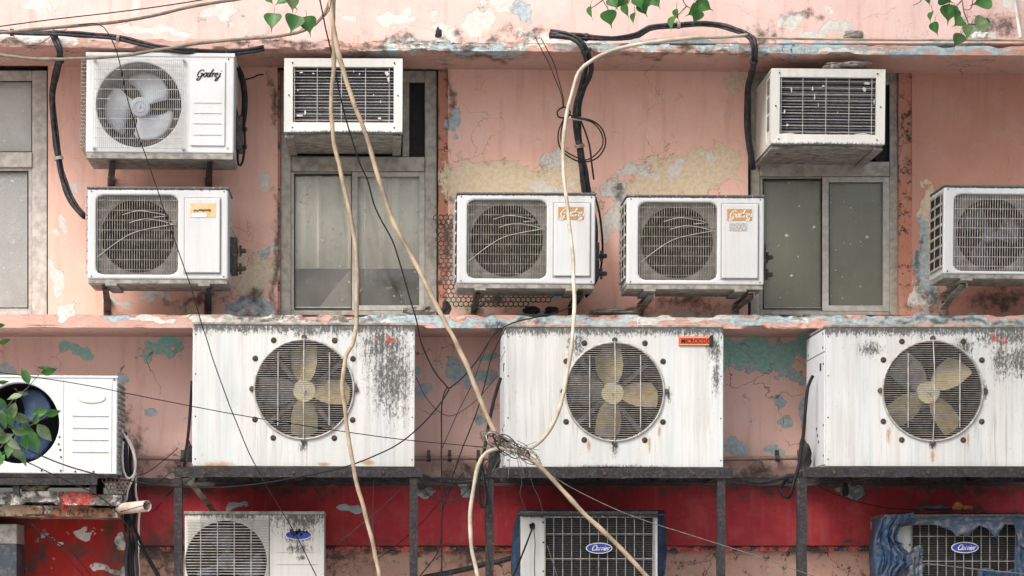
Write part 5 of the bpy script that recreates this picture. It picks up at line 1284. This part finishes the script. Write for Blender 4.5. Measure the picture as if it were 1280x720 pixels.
cloth('side_fold', root, lambda u_,v_: (1098+u_*40, 652+v_*80-10*u_, .58+.11*u_), 30, 40, M['tarp_dirty'], .02, 8, .012) if False else None
cloth('end_fold', root, lambda u_,v_: (1268+u_*30, 646+v_*90, .66+.0*u_), 16, 40, M['tarp_dirty'], .015, 3, .006)
cloth('lower_flap', root, lambda u_,v_: (1222+u_*58, 712+v_*40-2*math.sin(u_*9), .66), 30, 16, M['tarp'], .012, 4, .004)
root = empty('plastic_sheet', P(735,760,.5), 'blue plastic scraps tucked round the lower middle coil unit', 'plastic sheet', None)
cloth('top_fold', root, lambda u_,v_: (647+u_*184, 637.5+v_*(4.5+2.5*math.sin(u_*9)**2), .22+.42*v_), 70, 10, M['tarp_dirty'], .012, 6, .003)
cloth('side_fold', root, lambda u_,v_: (653-(7+7*math.sin(v_*3.2)+8*max(0,v_-.5))*(1-u_)-u_*1, 642+v_*100+4*math.sin(u_*7), .56-.14*(1-u_)), 20, 60, M['tarp'], .016, 7, .006)
cloth('end_fold', root, lambda u_,v_: (821+u_*(8+4*math.sin(v_*4)), 641+v_*100, .57-.12*u_), 12, 50, M['tarp'], .016, 9, .006)
cable('hose', 'black hose looping from a hole in the white end of the lower middle unit', 'hose', [(666,657,.63),(664,664,.66),(658,680,.67),(652,695,.67),(645,712,.68),(636,735,.68)], .0045, M['wire_black'])
cable('wire', 'thin wire hanging at the white end of the lower middle unit', 'wire', [(667,659,.63),(669,680,.64),(668,700,.64),(669,740,.64)], .0025, M['wire_grey'])
cable('wire', 'wire slanting over the guard of the lower middle unit', 'wire', [(684,682,.66),(690,700,.66),(697,722,.66),(702,745,.66)], .0022, M['wire_grey'])
rock('black blob of putty round the hole in the white end', 665, 661, .605, 7, 7, 'fan_dark', 21, 'putty', dp=.02, name='putty_lump')
cable('pipe', 'sooty crooked pipe below the red band between the posts', 'pipe', [(530,722,.20),(560,716,.20),(590,710,.20),(610,704,.20),(625,702,.20),(650,694,.2)], .014, M['rubber'], None, .014)
cable('wire', 'wire resting along the guard of the lower right unit', 'wire', [(1100,706,.69),(1140,704,.69),(1180,707,.69),(1235,713,.69),(1290,718,.69)], .0030, M['wire_grey'])

# ------------------------------------------------------------------ leaves
def leaf_geo(m, p, L, W, ang, tilt, turn, kind):
    """p tip of the stalk; leaf points along ang in the picture plane"""
    if kind == 'heart': prof = [(0,0),(.04,.30),(.12,.46),(.28,.52),(.45,.44),(.62,.28),(.76,.12),(.86,.045),(1.12,.006)]
    else: prof = [(0,0),(.10,.22),(.25,.42),(.45,.50),(.65,.42),(.82,.25),(.93,.12),(1.05,.01)]
    ca, sa = math.cos(ang), math.sin(ang); A = Vector((ca,0,sa)); B = Vector((-sa,0,ca)); N = Vector((0,-1,0))
    B = (B*math.cos(turn)+N*math.sin(turn)); N2 = A.cross(B); A2 = (A*math.cos(tilt)+N2*math.sin(tilt)); N2 = A2.cross(B)
    V = []; n = len(prof)
    for (t,w) in prof:
        c = p+A2*t*L-N2*(t*t*.12*L); V += [c+B*w*W+N2*w*W*.30, c+B*w*W*.5+N2*w*W*.10, c, c-B*w*W*.5+N2*w*W*.10, c-B*w*W+N2*w*W*.30]
    m.add(V, [(i*5+k,i*5+k+1,i*5+5+k+1,i*5+5+k) for i in range(n-1) for k in range(4)])
def branch(label, stems, leaves, d, kind, mat, seed):
    rr = random.Random(seed); base = P(stems[0][0][0], stems[0][0][1], d); root = empty('leafy_branch', base, label, 'branch', None)
    m = MB()
    for st in stems:
        C = catmull([P(x,y,d+.05*i*(.5-rr.random()))-base for i,(x,y) in enumerate(st)], .02); n = len(C)
        m.tube(C, [.0032*(1-.6*i/n) for i in range(n)], 6)
    groups = {}
    for (x,y,size,ang,turn,mt) in leaves:
        g = groups.setdefault(mt, MB()); s = (D-d)/F; a = R(ang); p = P(x,y,d+rr.uniform(-.05,.08))-base
        st = p-Vector((math.cos(a)*size*s*.5,0,math.sin(a)*size*s*.5))
        leaf_geo(g, st, size*s, size*s*(.95 if kind == 'heart' else .55), a, rr.uniform(-.35,.35), R(turn), kind)
        q = st+Vector((-math.cos(a)*.03+rr.uniform(-.01,.01), .01, abs(math.sin(a))*.02+.012)); m.tube([st, (st+q)/2+Vector((0,0,.004)), q], .0011, 4)
    m.build('stem', M['twig'], root, smooth=True)
    for mt, g in groups.items(): g.build('foliage', M[mt], root, smooth=True)
    return root
l3 = lambda x,y: (x/3.274+640, y/3.274)
l4 = lambda x,y: (x/3.274+940, y/3.274)
l2 = lambda x,y: (x/3.274+320, y/3.274)
l9 = lambda x,y: (x/3.274, y/3.274+380)
G, DU = 'leaf', 'leaf_dusty'
branch('drooping twigs of heart shaped green leaves at the top centre', [[l3(360,-60),l3(372,0),l3(395,40)],[l3(372,0),l3(345,20),l3(322,35)],[l3(470,-60),l3(480,0),l3(470,20)],[l3(500,-10),l3(520,10),l3(540,10)],[l3(690,-60),l3(700,0),l3(715,25),l3(740,38)],[l3(715,25),l3(690,50),l3(668,75)],[l3(740,38),l3(775,25)]],
    [l3(320,52)+(17,-92,72,G),l3(398,76)+(22,-80,15,G),l3(420,14)+(18,-60,20,G),l3(445,10)+(19,-110,-30,G),l3(460,45)+(17,-95,60,G),l3(499,76)+(15,-98,66,G),l3(522,12)+(18,-70,25,G),l3(540,36)+(19,-55,-10,G),l3(560,10)+(16,-20,20,G),l3(595,12)+(15,-60,30,G),l3(665,98)+(20,-93,64,G),l3(670,60)+(15,-95,66,G),l3(742,48)+(20,-150,-12,G),l3(770,50)+(17,-80,55,G),l3(758,70)+(18,-100,-25,G),l3(795,28)+(17,-30,15,G),l3(775,10)+(14,-10,30,G),l3(440,-25)+(18,-80,20,G),l3(560,-25)+(18,-80,20,G)], 1.9, 'heart', 'leaf', 31)
branch('drooping twig of heart shaped green leaves at the top right corner', [[l4(850,-60),l4(860,0),l4(868,50),l4(885,98),l4(868,122),l4(850,150)],[l4(900,-60),l4(903,10),l4(890,40),l4(868,38)],[l4(860,0),l4(835,25),l4(810,32)],[l4(700,-30),l4(690,5),l4(660,22)],[l4(885,98),l4(910,100),l4(935,92)]],
    [l4(738,70)+(14,-92,70,G),l4(746,118)+(18,-92,60,G),l4(720,2)+(12,-100,60,G),l4(806,56)+(24,-95,10,G),l4(838,72)+(22,-75,-50,G),l4(845,98)+(17,-150,20,G),l4(800,30)+(15,60,30,G),l4(795,0)+(19,-30,30,G),l4(940,6)+(25,-160,-10,G),l4(930,102)+(23,-140,15,DU),l4(886,132)+(19,-110,30,DU),l4(845,166)+(19,-105,-15,DU),l4(770,-15)+(16,-60,50,G),l4(960,92)+(14,-30,55,DU)], 1.9, 'heart', 'leaf', 32)
branch('small twig with five round green leaves beside the hoses at top left', [[l2(310,-40),l2(300,40),l2(262,85),l2(240,100),l2(180,120)],[l2(150,-30),l2(135,0),l2(110,15)],[l2(160,30),l2(170,40)]],
    [l2(70,94)+(24,-95,10,G),l2(150,102)+(26,-105,-10,G),l2(214,104)+(24,-80,5,G),l2(105,4)+(20,-150,30,G),l2(143,20)+(21,-85,-35,DU),l2(60,0)+(12,-60,30,G)], 1.2, 'heart', 'leaf', 33)
branch('dusty oval leaves on twigs at the left edge before the dark fan mouth', [[l9(-60,640),l9(-10,600),l9(40,545),l9(90,510),l9(140,490),l9(180,465),l9(205,440)],[l9(-40,470),l9(20,430),l9(60,385),l9(105,350),l9(150,300),l9(165,285)],[l9(40,545),l9(60,590),l9(85,620)],[l9(-40,560),l9(10,520),l9(30,480),l9(45,450)],[l9(-60,660),l9(-20,640),l9(20,600)]],
    [l9(104,296)+(21,115,20,G),l9(200,277)+(20,8,25,G),l9(178,258)+(16,0,66,DU),l9(12,322)+(14,-10,50,G),l9(-2,84)+(14,0,40,G),l9(18,158)+(16,0,50,G),l9(62,384)+(19,-160,40,DU),l9(95,368)+(14,-20,50,DU),l9(165,441)+(21,10,5,G),l9(215,446)+(20,8,30,G),l9(180,526)+(27,-50,0,DU),l9(86,468)+(25,-25,25,DU),l9(50,440)+(24,-110,10,DU),l9(14,470)+(23,-70,-20,DU),l9(84,520)+(22,-10,30,DU),l9(42,592)+(24,-100,10,G),l9(100,566)+(21,-85,20,G),l9(16,546)+(24,20,20,DU),l9(70,612)+(20,-65,10,DU),l9(135,556)+(30,-60,-10,G),l9(92,634)+(20,-85,40,DU),l9(-2,620)+(22,-60,20,G),l9(10,408)+(18,-60,25,G),l9(38,480)+(20,-80,30,G),l9(-10,520)+(22,-30,10,DU),l9(150,470)+(16,60,30,G),l9(10,640)+(16,-110,30,G),l9(55,570)+(22,-40,20,DU),l9(-12,455)+(22,-70,20,G),l9(110,505)+(18,-35,40,G)], 1.4, 'oval', 'leaf', 34)

# ------------------------------------------------------------------ tree implied by drooping twigs, added unseen right of frame to shade the facade
root = empty('unseen_shade_tree', (4.6,-3.0,0), 'unseen heart leaved tree added right of the facade to shade its right side', 'tree'); rr = random.Random(77)
m = MB(); tp = [Vector((0,0,0)),Vector((.05,.02,1.6)),Vector((-.05,.05,3.2)),Vector((-.3,.1,4.8)),Vector((-.9,.1,6.2)),Vector((-1.5,.0,7.6))]
C = catmull(tp, .2); m.tube(C, [.17*(1-.75*i/len(C)) for i in range(len(C))], 12)
for k in range(12):
    a = C[int(len(C)*(.5+.04*k))]; b = a+Vector((rr.uniform(-3.0,.6), rr.uniform(-.9,.9), rr.uniform(.5,1.6))); q = catmull([a,(a+b)/2+Vector((0,0,.25)),b], .2)
    m.tube(q, [.05*(1-.8*i/len(q)) for i in range(len(q))], 7)
m.build('unseen_shade_tree_trunk', M['twig'], root, smooth=True)
m = MB(); n = 0
cl = [Vector((rr.uniform(-3.4,.8), rr.uniform(-1.0,1.2), rr.uniform(4.9,8.0))) for _ in range(60)]
for c in cl:
    for _ in range(44):
        q = c+Vector((rr.gauss(0,.24),rr.gauss(0,.24),rr.gauss(0,.2)))
        if q.z+root.location.z < 4.75: continue
        leaf_geo(m, q, .11, .10, R(rr.uniform(-130,-50)), rr.uniform(-.8,.8), R(rr.uniform(-80,80)), 'heart')
m.build('crown', M['leaf'], root, smooth=True)

cable('cable', 'black cable sagging behind the rails between the middle and right condensers', 'cable', [(880,592,.5),(915,598,.45),(950,603,.42),(985,596,.5),(1010,590,.6)], .010, M['rubber'], 'cables strung behind the stand rails', .006)
cable('cable', 'thinner black cable strung lower between the middle and right condensers', 'cable', [(870,598,.35),(920,605,.33),(960,607,.33),(1000,601,.38)], .006, M['rubber'], 'cables strung behind the stand rails', .006)
cable('cable', 'black cable sagging behind the rails between the left and middle condensers', 'cable', [(515,590,.5),(545,600,.42),(580,603,.42),(620,595,.5)], .010, M['rubber'], 'cables strung behind the stand rails', .006)
rock('dark rag hanging under the right condenser above the blue plastic', 1166, 614, .55, 12, 12, 'fan_dark', 41, 'rag', name='hanging_rag')
rock('small dark rag caught under the stand left of the orange leaves', 1057, 620, .35, 8, 16, 'fan_dark', 42, 'rag', name='hanging_rag')

T('thin wire rising beside the black tie to the ledge above the middle condenser', [(553,560,.95),(570,520,.95),(590,480,.95),(606,440,.9),(616,420,.85),(625,402,.7)], .0020)
T('slack wire looping under the left large condenser to the knot of wires', [(522,600,1.0),(540,622,1.0),(565,628,1.0),(590,606,1.05),(612,575,1.1),(632,562,1.15)], .0022)
T('fine wire falling from the knot to the bottom edge beside the ivory hose', [(622,562,1.15),(612,600,1.1),(606,650,1.08),(612,700,1.08),(620,745,1.08)], .0018)
T('long fine wire from the lower left pipe run up to the left condenser rail', [(150,640,.8),(190,628,.85),(215,612,.9),(240,598,.92)], .0020)
T('fine wire crossing the base wall beneath the red band in the middle', [(470,700,.4),(500,678,.45),(530,650,.5),(556,620,.6),(580,590,.7)], .0020)
T('fine wire hanging slack across the pink wall between left and middle condensers', [(519,470,.9),(535,500,.85),(560,520,.85),(590,505,.85),(622,470,.9)], .0018)
# ------------------------------------------------------------------ light and camera
w = bpy.data.worlds.new('World'); S.world = w; w.use_nodes = True
nt = w.node_tree; bg = nt.nodes['Background']; sky = nt.nodes.new('ShaderNodeTexSky'); sky.sky_type = 'NISHITA'; sky.sun_disc = False
EL, ROT = R(48), R(218)
sky.sun_elevation = EL; sky.sun_rotation = ROT; sky.dust_density = 6; sky.air_density = 1.0; sky.ozone_density = .6
nt.links.new(sky.outputs[0], bg.inputs[0]); bg.inputs[1].default_value = .145
sd = Vector((math.sin(ROT)*math.cos(EL), math.cos(ROT)*math.cos(EL), math.sin(EL)))
L = bpy.data.lights.new('sun', 'SUN'); L.energy = 1.25; L.angle = R(20); L.color = (1,.992,.98)
lo = bpy.data.objects.new('sun', L); COL.objects.link(lo); lo.rotation_euler = (-sd).to_track_quat('-Z','Y').to_euler(); lo.location = sd*20
cam = bpy.data.cameras.new('camera'); co = bpy.data.objects.new('camera', cam); COL.objects.link(co)
co.location = (0,-D,EYE); co.rotation_euler = (R(90),0,0); cam.lens = 36*F/1280; cam.sensor_width = 36
cam.shift_x = (640-VX)/1280; cam.shift_y = (VY-360)/1280; cam.clip_end = 300; cam.clip_start = .1
S.camera = co
S.view_settings.view_transform = 'Standard'; S.view_settings.look = 'None'; S.view_settings.gamma = 1; S.view_settings.use_curve_mapping = False
S.view_settings.exposure = .74
